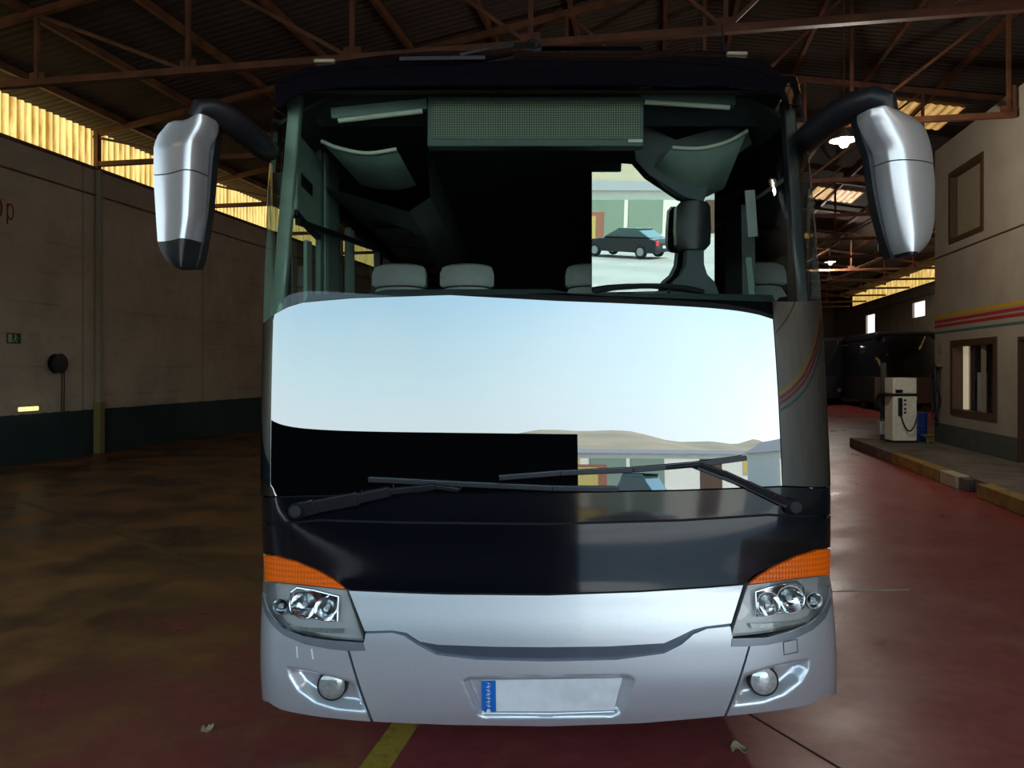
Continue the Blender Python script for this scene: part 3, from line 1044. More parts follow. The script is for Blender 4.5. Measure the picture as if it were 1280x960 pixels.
pane_top = [('L', 412), (331, 403), (345, 392), (360, 384), (378, 378.5), (440, 373), (560, 369), (700, 366), (760, 370), (850, 373), (955, 377), (1000, 377), ('R', 374)]
pane_bot = [('L', 611), (500, 614), (685, 615), (850, 612), (980, 607), ('R', 601)]
glass_bot = [(a, b - 0.7) for a, b in pane_top]
head_bot = [('L', 146), (353, 133), (364, 121), (385, 114), (440, 109), (550, 107), (685, 107), (830, 107), (920, 109), (955, 113), (975, 121), (987, 131), ('R', 143)]
head_mid = [('L', 120), (357, 104), (372, 95), (400, 90), (440, 86.5), (540, 80.5), (665, 77), (800, 77), (900, 82), (945, 89), (966, 97), (982, 108), ('R', 124)]
head_top = [('L', 112), (360, 95), (378, 86), (405, 79), (440, 74), (540, 64), (665, 58), (800, 58), (900, 65), (940, 72), (962, 81), (978, 95), ('R', 112)]


def inside(poly, q):
    x, y = q
    c = False
    n = len(poly)
    for i in range(n):
        x1, y1 = poly[i]
        x2, y2 = poly[(i + 1) % n]
        if (y1 > y) != (y2 > y) and x < (x2 - x1) * (y - y1) / (y2 - y1) + x1:
            c = not c
    return c


def sdf(poly, q):
    d = 1e9
    n = len(poly)
    for i in range(n):
        a, b = Vector((*poly[i], 0)), Vector((*poly[(i + 1) % n], 0))
        p = Vector((*q, 0))
        ab = b - a
        t = max(0, min(1, (p - a).dot(ab) / ab.length_squared))
        d = min(d, (p - a - ab * t).length)
    return d if inside(poly, q) else -d


plate_poly = [(579, 852), (586, 847), (690, 845.5), (785, 844.5), (793, 850), (790, 862), (776, 893), (768, 896.5), (690, 898), (604, 898), (597, 894)]
fog_l = [(357, 833), (380, 836), (410, 843), (444, 852), (462, 893), (420, 889), (392, 880), (370, 864), (359, 846)]
fog_r = [(1012, 823), (990, 827), (960, 834), (930, 844), (914, 884), (955, 879), (982, 869), (1002, 853), (1011, 837)]


def dent(poly, depth, wpx):
    def f(q):
        if not (min(p[0] for p in poly) - 3 < q[0] < max(p[0] for p in poly) + 3 and min(p[1] for p in poly) - 3 < q[1] < max(p[1] for p in poly) + 3):
            return 0.0
        x = min(max((sdf(poly, q) + 1.0) / wpx, 0), 1)
        return -depth * x * x * (3 - 2 * x)
    return f


def fog_dent(poly, depth, outer):
    # a scoop that is deep at the lamp and runs out to nothing at the outer and lower edges
    cx_ = sum(p[0] for p in poly) / len(poly)

    def f(q):
        if not (min(p[0] for p in poly) - 3 < q[0] < max(p[0] for p in poly) + 3 and min(p[1] for p in poly) - 3 < q[1] < max(p[1] for p in poly) + 3):
            return 0.0
        x = min(max((sdf(poly, q) + 0.5) / 13.0, 0), 1)
        return -depth * x * x * (3 - 2 * x)
    return f


skin('front_flap', M['silver'], coach, [(436, 738.5), (500, 741.5), (560, 743.5), (685, 744.5), (800, 740.5), (880, 735.5), (929, 731.5)], flap_bot, 90, 10)
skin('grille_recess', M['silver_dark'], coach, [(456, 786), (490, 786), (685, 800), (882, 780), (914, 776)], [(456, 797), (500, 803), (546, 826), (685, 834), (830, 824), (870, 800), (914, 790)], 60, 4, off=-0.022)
skin('bumper_center', M['silver'], coach, bump_top, bump_bot, 190, 44, off=dent(plate_poly, 0.030, 8), thick=0.05)
bl_top = [('L', 733), (329.5, 741), (333, 755), (341, 771), (355, 785), (380, 795), (413, 800.5), (431.5, 803)]
br_top = [(940.5, 799), (960, 796), (985, 790), (1010, 780), (1027, 766), (1036, 748), (1038.5, 735), ('R', 726)]
bl_bot = [('L', 862), (335, 877), (352, 887), (400, 896), (463, 902)]
br_bot = [(908.5, 895), (965, 889), (1010, 881), (1028, 870), ('R', 852)]
skin('bumper_corner', M['silver'], coach, bl_top, bl_bot, 80, 44, off=fog_dent(fog_l, 0.045, -1), thick=0.05)
skin('bumper_corner', M['silver'], coach, br_top, br_bot, 80, 44, off=fog_dent(fog_r, 0.045, 1), thick=0.05)
skin('nose_panel', M['black'], coach, hood_top, hood_bot, 110, 12)
skin('wiper_tray', M['black'], coach, tray_top, tray_bot, 80, 5)
skin('lower_windscreen', M['pane'], coach, pane_top, pane_bot, 120, 24, thick=0.006)
up = skin('upper_windscreen', M['glass'], coach, head_bot, glass_bot, 120, 24, thick=0)
skin('roof_header', M['black'], coach, head_mid, [(a, b - 0.8) for a, b in head_bot], 90, 6)
skin('roof_cap', M['black'], coach, head_top, [(a, b - 0.9) for a, b in head_mid], 90, 6)
# lip under each lamp, narrow bright side fillet beside the lamps
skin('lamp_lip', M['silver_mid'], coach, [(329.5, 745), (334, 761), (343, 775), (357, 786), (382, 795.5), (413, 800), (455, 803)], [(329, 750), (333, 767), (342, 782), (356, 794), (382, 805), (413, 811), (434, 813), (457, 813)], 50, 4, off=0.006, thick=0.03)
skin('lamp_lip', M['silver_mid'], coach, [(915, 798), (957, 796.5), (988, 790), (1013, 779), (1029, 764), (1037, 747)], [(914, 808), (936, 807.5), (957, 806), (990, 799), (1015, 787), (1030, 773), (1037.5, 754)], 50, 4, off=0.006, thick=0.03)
for f_ in (lambda q: q, MX):
    skin('side_fillet', M['silver'], coach, [('L', 686), ('L', 712), ('L', 745)], f_([(329.5, 691), (331, 725), (331.5, 740)]) if f_ is not MX else [], 14, 3) if f_ is not MX else \
        skin('side_fillet', M['silver'], coach, [('R', 678), ('R', 704), ('R', 737)], MX([(329.5, 691), (331, 725), (331.5, 740)])[::-1], 14, 3)
# backing behind the seams
skin('front_backing', M['seam'], coach, [('L', 606), (684, 618), ('R', 597)], [('L', 686), (371, 705), (402, 719), (432, 735), (500, 744), (684, 748), (880, 739), (934, 726), (966, 710), (1000, 698), ('R', 678)], 60, 10, off=-0.03, thick=0.02)
skin('front_backing', M['seam'], coach, [(420, 730), (684, 738), (945, 722)], [(438, 893), (684, 899), (934, 885)], 60, 10, off=-0.062, thick=0.02)

# --- headlights
lamp_top_l = [(332, 727.5), (350, 729), (375, 731.5), (400, 734), (433, 737.5)]
lamp_bot_l = [(332.3, 733), (334, 748), (338, 763), (350, 779), (370, 789), (400, 796), (425, 799), (454, 801)]
ind_top_l = [(331, 694), (345, 695.5), (371, 702.5), (400, 715), (419, 726), (431.5, 735.5)]
ind_bot_l = [(331.8, 725.5), (350, 727.3), (375, 729.7), (400, 732.5), (431.8, 736)]


def headlight(mir):
    f = (lambda p: MX(p)) if mir else (lambda p: p)
    g = (lambda x, y: MX([(x, y)])[0]) if mir else (lambda x, y: (x, y))
    hl = skin('headlight', M['lampgrey'], coach, f(lamp_top_l), f(lamp_bot_l), 40, 10, off=-0.045, thick=0.02)
    # side walls of the bowl
    loop = f(lamp_top_l) + f(lamp_bot_l)[::-1]
    L = [sz(*p) for p in loop]
    MB().grid([[surf(s, z, -0.001) for s, z in L + L[:1]], [surf(s, z, -0.046) for s, z in L + L[:1]]]).build('surround', M['lampgrey'], hl, R0)
    skin('turn_signal', M['amber'], hl, f(ind_top_l), f(ind_bot_l), 36, 8, off=0.004, thick=0.02)
    skin('lens', M['lens'], hl, f(lamp_top_l), f(lamp_bot_l), 40, 10, off=0.003, thick=0)
    bez = [(361, 741), (369, 735.5), (390, 738.5), (421.5, 746.5), (420, 777), (395, 774), (361, 768), (359, 755)]
    pth = [P(*g(*q), -0.018) for q in bez]
    MB().tube(pth + pth[:1], 0.0045, 8).build('bezel', M['chrome'], hl, R0)
    for (x, y, r_) in ((378, 755, 0.055), (406, 760, 0.048), (346, 757, 0.032)):
        c = P(*g(x, y), -0.036)
        prof = [(0.004, 0.0), (r_ * 0.45, 0.006), (r_ * 0.78, 0.018), (r_, 0.034), (r_ * 1.04, 0.034), (r_ * 0.7, -0.004)]
        MB().lathe(prof, c, (0, -1, 0.04), 28).build('reflector', M['chrome'], hl, R0)
        MB().lathe([(0.006, 0), (0.012, 0.008), (0.012, 0.022), (0.004, 0.03)], c, (0, -1, 0), 14).build('bulb', M['bulb'], hl, R0)
    skin('marker_strip', M['foglens'], hl, f([(352, 782), (385, 786), (428, 786.5)]), f([(353, 785), (385, 791), (426, 793)]), 24, 2, off=-0.02, thick=0.012)
    skin('reflector_plate', M['chrome'], hl, f([(362, 742), (390, 740), (420, 748)]), f([(361, 767), (392, 773), (419, 776)]), 20, 6, off=-0.038, thick=0.004)
    return hl


headlight(False)
headlight(True)

# --- fog lamps, screw marks, number plate
for x, y, k in ((413, 860, 'foglens'), (957, 854, 'foglens2')):
    c = P(x, y, -0.030)
    fl = MB().lathe([(0.001, 0.014), (0.054, 0.014), (0.060, 0.020), (0.062, 0.014), (0.064, -0.01), (0.001, -0.01)], c, (0, -1, 0.05), 32).build('fog_lamp', M['trim_black'], coach, R0)
    MB().lathe([(0.055, 0.010), (0.054, 0.018), (0.042, 0.026), (0.02, 0.031), (0.001, 0.032)], c, (0, -1, 0.05), 32).build('lens', M[k], fl, R0)
for pts in ([(371, 808), (372, 822)], [(389.5, 811), (391.5, 824)], ):
    MB().bar(P(*pts[0], 0.001), P(*pts[1], 0.001), 0.006, 0.004, (0, 1, 0)).build('tow_cover_edge', M['white'], coach, R0)
sq = [(979, 802.5), (996, 799), (997, 815), (980, 818.5)]
MB().tube([P(*q, 0.001) for q in sq + sq[:1]], 0.0022, 6).build('tow_cover_edge', M['silver_dark'], coach, R0)

pc = [(601, 853), (778, 850), (765, 893), (607, 895)]
plate_quads = [P(*q, -0.022) for q in ((602, 853.5), (779, 850.5), (768, 892.5), (602, 895))]
pl = MB().prism(plate_quads, (0, 0.006, 0)).build('number_plate', M['plate'], coach, R0, smooth=0)
bq = [P(*q, -0.020) for q in ((601.5, 854), (619.5, 853.5), (620, 893.8), (602, 894.6))]
band = MB().prism(bq, (0, 0.004, 0)).build('blue_band', M['plateblue'], pl, R0, smooth=0)
mb = MB()
c0 = P(610.5, 872, -0.0195)
for i in range(7):                                      # faint white script running down the band
    z = 0.05 - i * 0.0155
    a = 0.6 if i % 2 else -0.6
    mb.bar(c0 + Vector((-0.009, -0.002, z - 0.005 * a)), c0 + Vector((0.008, -0.002, z + 0.006 * a)), 0.002, 0.0035, (0, 1, 0))
    mb.bar(c0 + Vector((0.004 * a, -0.002, z - 0.007)), c0 + Vector((-0.004 * a, -0.002, z + 0.006)), 0.002, 0.003, (0, 1, 0))
mb.lathe([(0.009, 0), (0.009, 0.002)], c0 + Vector((0, 0, -0.066)), (0, -1, 0), 10)
mb.build('white_script', M['white'], band, R0, smooth=0)
MB().tube([P(*q, -0.016) for q in ((602, 894.8), (690, 895.5), (768, 892.8))], 0.004, 8).build('plate_clip', M['silver'], pl, R0)


# --- wipers
def wiper(arm, arm_r, blade, head, offs):
    w_ = thing_part('wiper', coach)
    pts = [P(*q, o_) for q, o_ in zip(arm, offs)]
    mb_ = MB()
    for a, b, wd in zip(pts[:-1], pts[1:], arm_r):
        mb_.bar(a, b, 0.014, wd, (0, -0.3, 1))
    mb_.build('arm', M['wiper'], w_, R0, bevel=0.003)
    bp_ = [P(*q, o_) for q, o_ in blade]
    mb_ = MB()
    for a, b in zip(bp_[:-1], bp_[1:]):
        mb_.bar(a, b, 0.018, 0.020, (0, 0, 1))
    mb_.build('blade', M['wiper'], w_, R0, bevel=0.003)
    if head:
        MB().lathe([(0.03, -0.03), (0.034, 0.0), (0.034, 0.035), (0.024, 0.05), (0.001, 0.052)], P(*head, 0.0), (0, -1, 0.1), 20).build('pivot_cap', M['seam'], w_, R0)
    return w_


def thing_part(name, parent):
    o = bpy.data.objects.new(name, None)
    o.empty_display_size = 0.1
    COL.objects.link(o)
    o.parent = parent
    return o


wl = wiper([(376, 637), (398, 632), (450, 622), (490, 613), (545, 607), (575, 611)], [0.062, 0.056, 0.042, 0.026, 0.018], [((462, 599), .03), ((560, 604), .03), ((690, 610), .03), ((772, 611), .03)], (373, 638), [.02, .04, .05, .055, .055, .045])
MB().bar(P(389.5, 628, .055), P(391.5, 641, .055), 0.006, 0.004, (0, 1, 0)).build('hinge_pin', M['chrome'], wl, R0)
wr_ = wiper([(990, 632), (960, 618), (930, 604), (900, 590), (872, 580), (830, 584)], [0.030, 0.028, 0.024, 0.020, 0.016], [((624, 597), .03), ((700, 591), .03), ((790, 587), .032), ((872, 580), .035), ((930, 572), .03)], (990, 633), [.03, .05, .055, .055, .05, .04])
MB().bar(P(978, 632, .035), P(925, 606, .05), 0.012, 0.012, (0, 0, 1)).bar(P(925, 606, .05), P(868, 584, .05), 0.012, 0.010, (0, 0, 1)).build('link_arm', M['wiper'], wr_, R0)
wt = wiper([(668, 59), (640, 65), (610, 69), (575, 75)], [0.030, 0.022, 0.014], [((500, 79), .02), ((560, 78), .02), ((607, 77.5), .02)], (668, 60), [.03, .03, .03, .025])
for ch in wt.children:
    ch.data.materials[0] = M['trim_black']
MB().lathe([(0.05, -0.02), (0.05, 0.02), (0.03, 0.03), (0.001, 0.032)], P(666, 62, 0.01), (0, -1, 0.3), 18).build('motor_boss', M['trim_black'], wt, R0)

# --- roof edge lamps and aerial
for q in ((406, 77.5), (921, 68.5)):
    c = P(*q, 0.01)
    MB().box(c + Vector((-0.05, -0.006, -0.012)), c + Vector((0.05, 0.03, 0.006))).build('marker_lamp', M['shutter'], coach, R0, bevel=0.008)
c = P(906, 66, 0.0)
MB().tube([c, c + Vector((0, 0.02, 0.06)), c + Vector((0, 0.05, 0.16))], [0.014, 0.006, 0.004], 8).build('aerial', M['trim_black'], coach, R0)

# --- body behind the front skin
YB = 15.2
zs = [0.36, 0.9, 1.25]


def side_wall(sg, name, z_list, y_from, y_to, mtl, th=0.03):
    rows, back = [], []
    for z in z_list:
        x = xc(z) + sg * WB
        ya = Y0 + Fz(z) + AB if y_from is None else y_from
        rows.append([(x, ya, z), (x, y_to, z)])
        back.append([(x - sg * th, ya, z), (x - sg * th, y_to, z)])
    return MB().grid(rows, back).build(name, mtl, coach, R0)


for sg in (-1, 1):
    rw, bk = [], []
    ys = sorted(set(list(np.linspace(0, 1, 30)) + [float((yc_ + d - 3.5) / (YB - 3.5)) for yc_ in (5.9, 12.3) for d in np.linspace(-0.72, 0.72, 25)]))
    for j, zt in enumerate((None, 1.25, 1.3, 1.72)):
        a_, b_ = [], []
        for f_ in ys:
            yy_ = 3.5 + (YB - 3.5) * f_
            z = zt
            if zt is None:
                dd = min(abs(yy_ - 5.9), abs(yy_ - 12.3))
                z = 0.36 if dd >= 0.70 else max(0.36, 0.50 + math.sqrt(0.70 ** 2 - dd ** 2) * 0.95)
            x = xc(z) + sg * WB
            if f_ == ys[0]:
                yy_ = Y0 + Fz(z) + AB
            a_.append((x, yy_, z))
            b_.append((x - sg * 0.03, yy_, z))
        rw.append(a_)
        bk.append(b_)
    MB().grid(rw, bk).build('side_panel', M['silver'], coach, R0)
    side_wall(sg, 'cant_rail', [2.78, 2.95, 3.10], None, YB, M['black'])
    for a, b in ((None, 3.72), (4.45, 4.80), (6.25, 6.40), (7.9, 8.05), (9.5, 9.65), (11.1, 11.25), (12.7, 12.85), (14.3, YB)):
        z0 = 1.72
        rows = []
        x0 = lambda z: xc(z) + sg * WB
        mb = MB()
        rw, bk = [], []
        for z in (1.72, 2.25, 2.78):
            ya = Y0 + Fz(z) + AB if a is None else a
            rw.append([(x0(z), ya, z), (x0(z), b, z)])
            bk.append([(x0(z) - sg * 0.05, ya, z), (x0(z) - sg * 0.05, b, z)])
        MB().grid(rw, bk).build('window_pillar', M['trim_black'], coach, R0)
    for a, b in ((3.72, 4.45), (4.80, 6.25), (6.40, 7.9), (8.05, 9.5), (9.65, 11.1), (11.25, 12.7), (12.85, 14.3)):
        MB().grid([[(xc(1.72) + sg * (WB - .012), a, 1.72), (xc(1.72) + sg * (WB - .012), b, 1.72)], [(xc(2.78) + sg * (WB - .012), a, 2.78), (xc(2.78) + sg * (WB - .012), b, 2.78)]]).build('side_window', M['sideglass'], coach, R0, recalc=False)
# roof skin carried back from the header edge
T = resample([sz(*p) for p in head_top], 60)
edge = [surf(s, z) for s, z in T]
rows = []
for k, (dy, lift) in enumerate(((0, 0), (0.25, 0.035), (0.6, 0.06), (1.2, 0.07), (11.2, 0.07))):
    rows.append([Vector((p.x, p.y + dy if k < 4 else YB, p.z + lift * (1 - (abs(p.x - 0.12) / 1.3) ** 4))) for p in edge])
MB().grid(rows, [[p + Vector((0, 0, -0.03)) for p in r] for r in rows]).build('roof', M['black'], coach, R0)
MB().box((-1.10, YB - 0.05, 0.4), (1.40, YB, 3.1)).build('rear_wall', M['silver'], coach, R0, bevel=0.04)
MB().box((-1.08, 3.55, 1.18), (1.39, YB - .05, 1.28)).build('cabin_floor', M['inner_dark'], coach, R0)
MB().box((-1.05, 3.8, 0.40), (1.36, YB - .1, 0.48)).build('underfloor', M['seam'], coach, R0)
for y in (5.9, 12.3):
    for x in (xc(.5) - WB + 0.04, xc(.5) + WB - 0.36):
        wh = MB().lathe([(0.28, 0.0), (0.47, 0.0), (0.51, 0.04), (0.51, 0.28), (0.47, 0.32), (0.28, 0.32)], (x, y, 0.51), (1, 0, 0), 36).build('wheel', M['tyre'], coach, R0)
        MB().lathe([(0.001, 0.06), (0.10, 0.05), (0.14, 0.1), (0.29, 0.06), (0.29, 0.26), (0.14, 0.22), (0.001, 0.24)], (x, y, 0.51), (1, 0, 0), 28).build('rim', M['hub'], wh, R0)

# --- cabin
db = MB()
rows = []
for z, ya in ((1.40, 3.62), (2.0, 3.66), (2.15, 3.70), (2.205, 3.78), (2.215, 4.05), (2.15, 4.25), (1.4, 4.3)):
    rows.append([(x, ya + 0.10 * abs((x - 0.15) / 1.2) ** 4, z + 0.02 * (1 if abs(x + .25) < .45 and z > 2.1 else 0)) for x in np.linspace(-1.02, 1.30, 24)])
db.grid(rows).build('dashboard', M['inner_dark'], coach, R0)
MB().tube([PX(p_[0], p_[1], 3.98) for p_ in ((742, 364), (770, 359.5), (800, 357.5), (830, 357.5), (858, 360), (880, 365))], 0.014, 8).build('steering_wheel', M['trim_black'], coach, R0)
cabin = [(-1.12, 3.02), (-0.90, 3.14), (0.15, 3.2), (1.15, 3.14), (1.36, 3.02)]
MB().grid([[(x, y, z) for x, z in cabin] for y in (3.75, YB - .1)], [[(x, y, z + .02) for x, z in cabin] for y in (3.75, YB - .1)]).build('cabin_ceiling', M['inner_dark'], coach, R0)
MB().grid([[PX(x, 113, 3.56 + .0) for x in (372, 500, 684, 850, 980)], [PX(x, 119, 3.74) for x in (372, 500, 684, 850, 980)], [PX(x, 158, 3.95) for x in (398, 500, 684, 850, 955)]]).build('front_bulkhead', M['inner_dark'], coach, R0)
for sg in (-1, 1):                                      # luggage racks along both sides
    a = [(0.14 + sg * 1.20, 2.86), (0.14 + sg * 0.72, 2.72), (0.14 + sg * 0.60, 2.80), (0.14 + sg * 0.62, 3.10)]
    MB().grid([[(x, y, z) for x, z in a] for y in (4.35, 6, 8, 11, YB - .2)]).build('luggage_rack', M['inner_mid' if sg < 0 else 'inner_dark'], coach, R0)
    for k in range(5):
        y = 5.2 + 0.85 * k
        MB().box((0.14 + sg * 0.93 - .13, y - .13, 2.735), (0.14 + sg * 0.93 + .13, y + .13, 2.772)).build('reading_lamp', M['trim_black'], coach, R0, bevel=0.02)

# visors with pale rims
def visor(rim, low, yt, yb):
    r_ = smooth_poly(rim, 6)
    l_ = smooth_poly(low, 6)
    t, b = resample(r_, 26), resample(l_, 26)
    rows = []
    for j in range(9):
        v = j / 8
        rows.append([PX(*(t[i] * (1 - v) + b[i] * v), yt * (1 - v) + yb * v - 0.05 * math.sin(PI * v)) for i in range(26)])
    vv = MB().grid(rows, [[p + Vector((0, 0.012, 0)) for p in r] for r in rows]).build('sun_visor', M['inner_mid'], coach, R0)
    MB().tube([p + Vector((0, -0.008, 0)) for p in rows[0]], 0.010, 8).build('rim', M['rim'], vv, R0)
    return vv


visor([(402, 177), (425, 186), (460, 192), (496, 187)], [(450, 230), (470, 235), (498, 237), (520, 231)], 3.95, 4.25)
visor([(840, 185), (875, 186), (908, 178), (934, 164)], [(812, 216), (838, 240), (868, 250), (905, 236)], 3.95, 4.12)
MB().prism([PX(*q, 4.05) for q in ((790, 150), (845, 175), (930, 150), (940, 180), (890, 215), (880, 252), (856, 246), (812, 218), (795, 200))], (0, 0.02, 0)).build('visor_backing', M['inner_dark'], coach, R0, smooth=0)
for pts, nm in (([(423, 151), (528, 139)], 'tube_lamp'), ([(806, 127.5), (912, 134.5)], 'tube_lamp')):
    MB().tube([PX(*pts[0], 3.70), PX(*pts[1], 3.70)], 0.012, 10).build(nm, M['rim'], coach, R0)
    MB().bar(PX(pts[0][0] - 8, pts[0][1] - 8, 3.74), PX(pts[1][0] + 6, pts[1][1] - 8, 3.74), 0.04, 0.05).build('lamp_carrier', M['inner_mid'], coach, R0)
# destination sign
ds = MB().box(PX(534, 183, 3.70), PX(805, 120, 3.70) + Vector((0, 0.08, 0))).build('destination_sign', M['led_case'], coach, R0, bevel=0.006)
a, b = PX(540, 174, 3.70), PX(799, 126, 3.70)
MB().box((a.x, a.y - 0.006, a.z), (b.x, b.y + 0.01, b.z)).build('dot_matrix', M['led'], ds, R0, smooth=0)
a, b = PX(785, 178.5, 3.70), PX(803, 174.5, 3.70)
MB().box((a.x, a.y - 0.007, a.z), (b.x, b.y, b.z)).build('maker_badge', M['rim'], ds, R0, smooth=0)

# side structure seen through the glass on the door side
def wallpoly(pts, X, th=0.03, mtl='inner', name='door_panel'):   # points given by picture position on the plane x = X
    v = []
    for px, py in pts:
        Y = X * FPX / (px - CX)
        v.append(PX(px, py, Y))
    return MB().prism(v, (-th, 0, 0)).build(name, M[mtl], coach, R0, smooth=0, bevel=0.004)


MB().bar(PX(371, 118, 3.72), PX(345, 420, 3.60), 0.06, 0.055, (0, 1, 0)).build('inner_pillar', M['inner'], coach, R0, bevel=0.01)
wallpoly([(372, 165), (401, 200), (401, 296), (372, 262)], -1.06)
wallpoly([(377, 216), (391, 231), (391, 246), (377, 232)], -1.055, 0.004, 'trim_black', 'door_slot')
wallpoly([(372, 262), (401, 296), (401, 300), (372, 270)], -1.05, 0.03, 'trim_black', 'door_rail')
wallpoly([(401, 160), (424, 190), (424, 400), (401, 400)], -1.06, 0.03, 'inner_mid', 'door_post')
wallpoly([(407, 175), (411, 180), (411, 400), (407, 400)], -1.052, 0.01, 'inner', 'grab_rail')
wallpoly([(384, 300), (390, 302), (390, 400), (384, 400)], -1.052, 0.02, 'inner', 'grab_rail')
MB().bar(PX(372, 277, 3.80), PX(470, 311, 5.3), 0.025, 0.03).build('curtain_rail', M['trim_black'], coach, R0)
for k, (px, Yc) in enumerate(((431, 4.95), (482, 6.4), (506, 7.6))):
    x0 = -1.06
    rows = [[(x0 + 0.03 * math.sin(i * 1.3), Yc + 0.018 * i, z) for i in range(9)] for z in (1.75, 2.74)]
    MB().grid(rows).build('curtain', M['inner_mid' if k == 0 else 'seat'], coach, R0)
# driver side
MB().bar(PX(937, 238, 4.0), PX(941, 296, 4.0), 0.05, 0.012, (0, 1, 0)).build('notice_strip', M['seat'], coach, R0)
MB().bar(PX(935, 322, 4.0), PX(940, 378, 4.0), 0.03, 0.02, (0, 1, 0)).build('inner_pillar', M['inner'], coach, R0)
MB().bar(PX(984, 125, 3.64), PX(1004, 420, 3.60), 0.06, 0.055, (0, 1, 0)).build('inner_pillar', M['trim_black'], coach, R0, bevel=0.01)

# seats
def seat_part(x):
    s_ = thing_part('passenger_seat', coach)
    y = 5.25
    rows = []
    for z, hw, d in ((1.72, 0.21, 0.0), (2.2, 0.21, 0.07), (2.32, 0.205, 0.09), (2.40, 0.16, 0.10), (2.47, 0.155, 0.11), (2.52, 0.14, 0.12), (2.545, 0.10, 0.13)):
        rows.append([(x + hw * u, y + d - 0.03 * (1 - u * u), z - 0.015 * u ** 4) for u in np.linspace(-1, 1, 11)])
    MB().grid(rows[:4], [[(p[0], p[1] + .09, p[2]) for p in r] for r in rows[:4]]).build('backrest', M['seat'], s_, R0)
    hr = []
    for z, hw, d in ((2.405, 0.165, 0.06), (2.42, 0.185, 0.055), (2.50, 0.185, 0.065), (2.545, 0.17, 0.085), (2.56, 0.15, 0.11)):
        hr.append([(x + hw * u, y + d - 0.035 * (1 - u * u), z - 0.012 * u ** 4) for u in np.linspace(-1, 1, 13)])
    MB().grid(hr, [[(p[0], p[1] + .11, p[2]) for p in r] for r in hr]).build('headrest', M['seat'], s_, R0)
    MB().box((x - .21, y - .42, 1.55), (x + .21, y + .06, 1.70)).build('cushion', M['seat'], s_, R0, bevel=0.04)
    MB().box((x - .16, y - .34, 1.28), (x + .16, y, 1.55)).build('seat_base', M['trim_black'], s_, R0)


for px in (497, 583, 742, 828):
    seat_part((px - CX) / FPX * 5.25)
# driver's seat
dseat = thing_part('driver_seat', coach)
rows = []
for (y_, xa, xb) in ((252, 851, 884), (258, 846, 888), (285, 845, 889), (305, 846, 888), (312, 852, 882)):
    rows.append([PX(xa + (xb - xa) * i / 10, y_, 4.02) + Vector((0, -0.03 * math.sin(PI * i / 10), 0)) for i in range(11)])
MB().grid(rows, [[p + Vector((0, 0.07, 0)) for p in r] for r in rows]).build('headrest', M['trim_black'], dseat, R0)
rows = []
for (y_, xa, xb) in ((312, 859, 880), (330, 858, 880), (343, 852, 884), (352, 842, 893), (365, 838, 898), (440, 832, 902)):
    rows.append([PX(xa + (xb - xa) * i / 10, y_, 4.02) for i in range(11)])
MB().grid(rows, [[p + Vector((0, 0.09, 0)) for p in r] for r in rows]).build('backrest', M['inner_dark'], dseat, R0)
# partition behind the driver: a pane leaning forwards that mirrors the sunlit yard
tilt = math.radians(6.1)
pn = Vector((0, -math.cos(tilt), -math.sin(tilt)))
p0 = PX(815, 285, 4.16)
quad = []
for q in ((740, 202), (893, 212), (893, 362), (740, 366)):
    d = PX(*q, 1.0) - Vector((0, 0, EYE))
    o_ = Vector((0, 0, EYE))
    quad.append(o_ + d * ((p0 - o_).dot(pn) / d.dot(pn)))
MB().prism(quad, (0, 0.012, 0)).build('partition_pane', M['partition'], coach, R0, smooth=0)

# --- outside mirrors on their arms
def sect(rows_px, Yc, ridge, depth, bulge_edges=0.0):
    k = math.log(0.5) / math.log(ridge)
    out, bk = [], []
    n = 18
    for (y, xa, xb) in rows_px:
        r, b_ = [], []
        for i in range(n + 1):
            t = i / n
            d = depth * max(math.sin(PI * t ** k), 0) ** 0.62
            s_ = Yc / 1.0
            p = PX(xa + (xb - xa) * t, y, Yc)
            r.append(Vector((p.x, Yc - d, p.z)))
            b_.append(Vector((p.x, Yc + 0.02, p.z)))
        out.append(r)
        bk.append(b_)
    return out, bk


def refine(rows_px, n):
    a = np.array(rows_px, float)
    t = np.linspace(a[0, 0], a[-1, 0], n)
    t = np.unique(np.concatenate([t, a[:, 0]]))
    fa, fb = pchip(a[:, 0], a[:, 1]), pchip(a[:, 0], a[:, 2])
    return [(y, float(fa(y)), float(fb(y))) for y in t]


def outside_mirror(rows_up, rows_lo, rows_bot, back_rows, Yc, ridge, arm, arm_r, glass_rows):
    m_ = thing_part('outside_mirror', coach)
    for nm, rp, k in (('upper_cover', rows_up, 'silver'), ('lower_cover', rows_lo, 'silver'), ('bottom_cap', rows_bot, 'mirror_bottom')):
        if not rp:
            continue
        f_, b_ = sect(refine(rp, 24), Yc, ridge, 0.085)
        MB().grid(f_, b_).build(nm, M['trim_black' if k == 'mirror_bottom' else k], m_, R0, smooth=50)
    rr = [[PX(a_, y, Yc + 0.02) for a_ in (xa, (xa + xb) / 2, xb)] for y, xa, xb in refine(back_rows, 20)]
    MB().grid(rr, [[p + Vector((0, 0.06, 0)) for p in r] for r in rr]).build('mirror_shell', M['trim_black'], m_, R0)
    rr = [[PX(a_, y, Yc + 0.085) for a_ in (xa, xb)] for y, xa, xb in glass_rows]
    MB().grid(rr, [[p + Vector((0, 0.004, 0)) for p in r] for r in rr]).build('mirror_glass', M['partition'], m_, R0, smooth=0)
    MB().tube([PX(*q[:2], q[2]) for q in arm], arm_r, 18, (0.8, 1)).build('mirror_arm', M['trim_black'], m_, R0)
    return m_


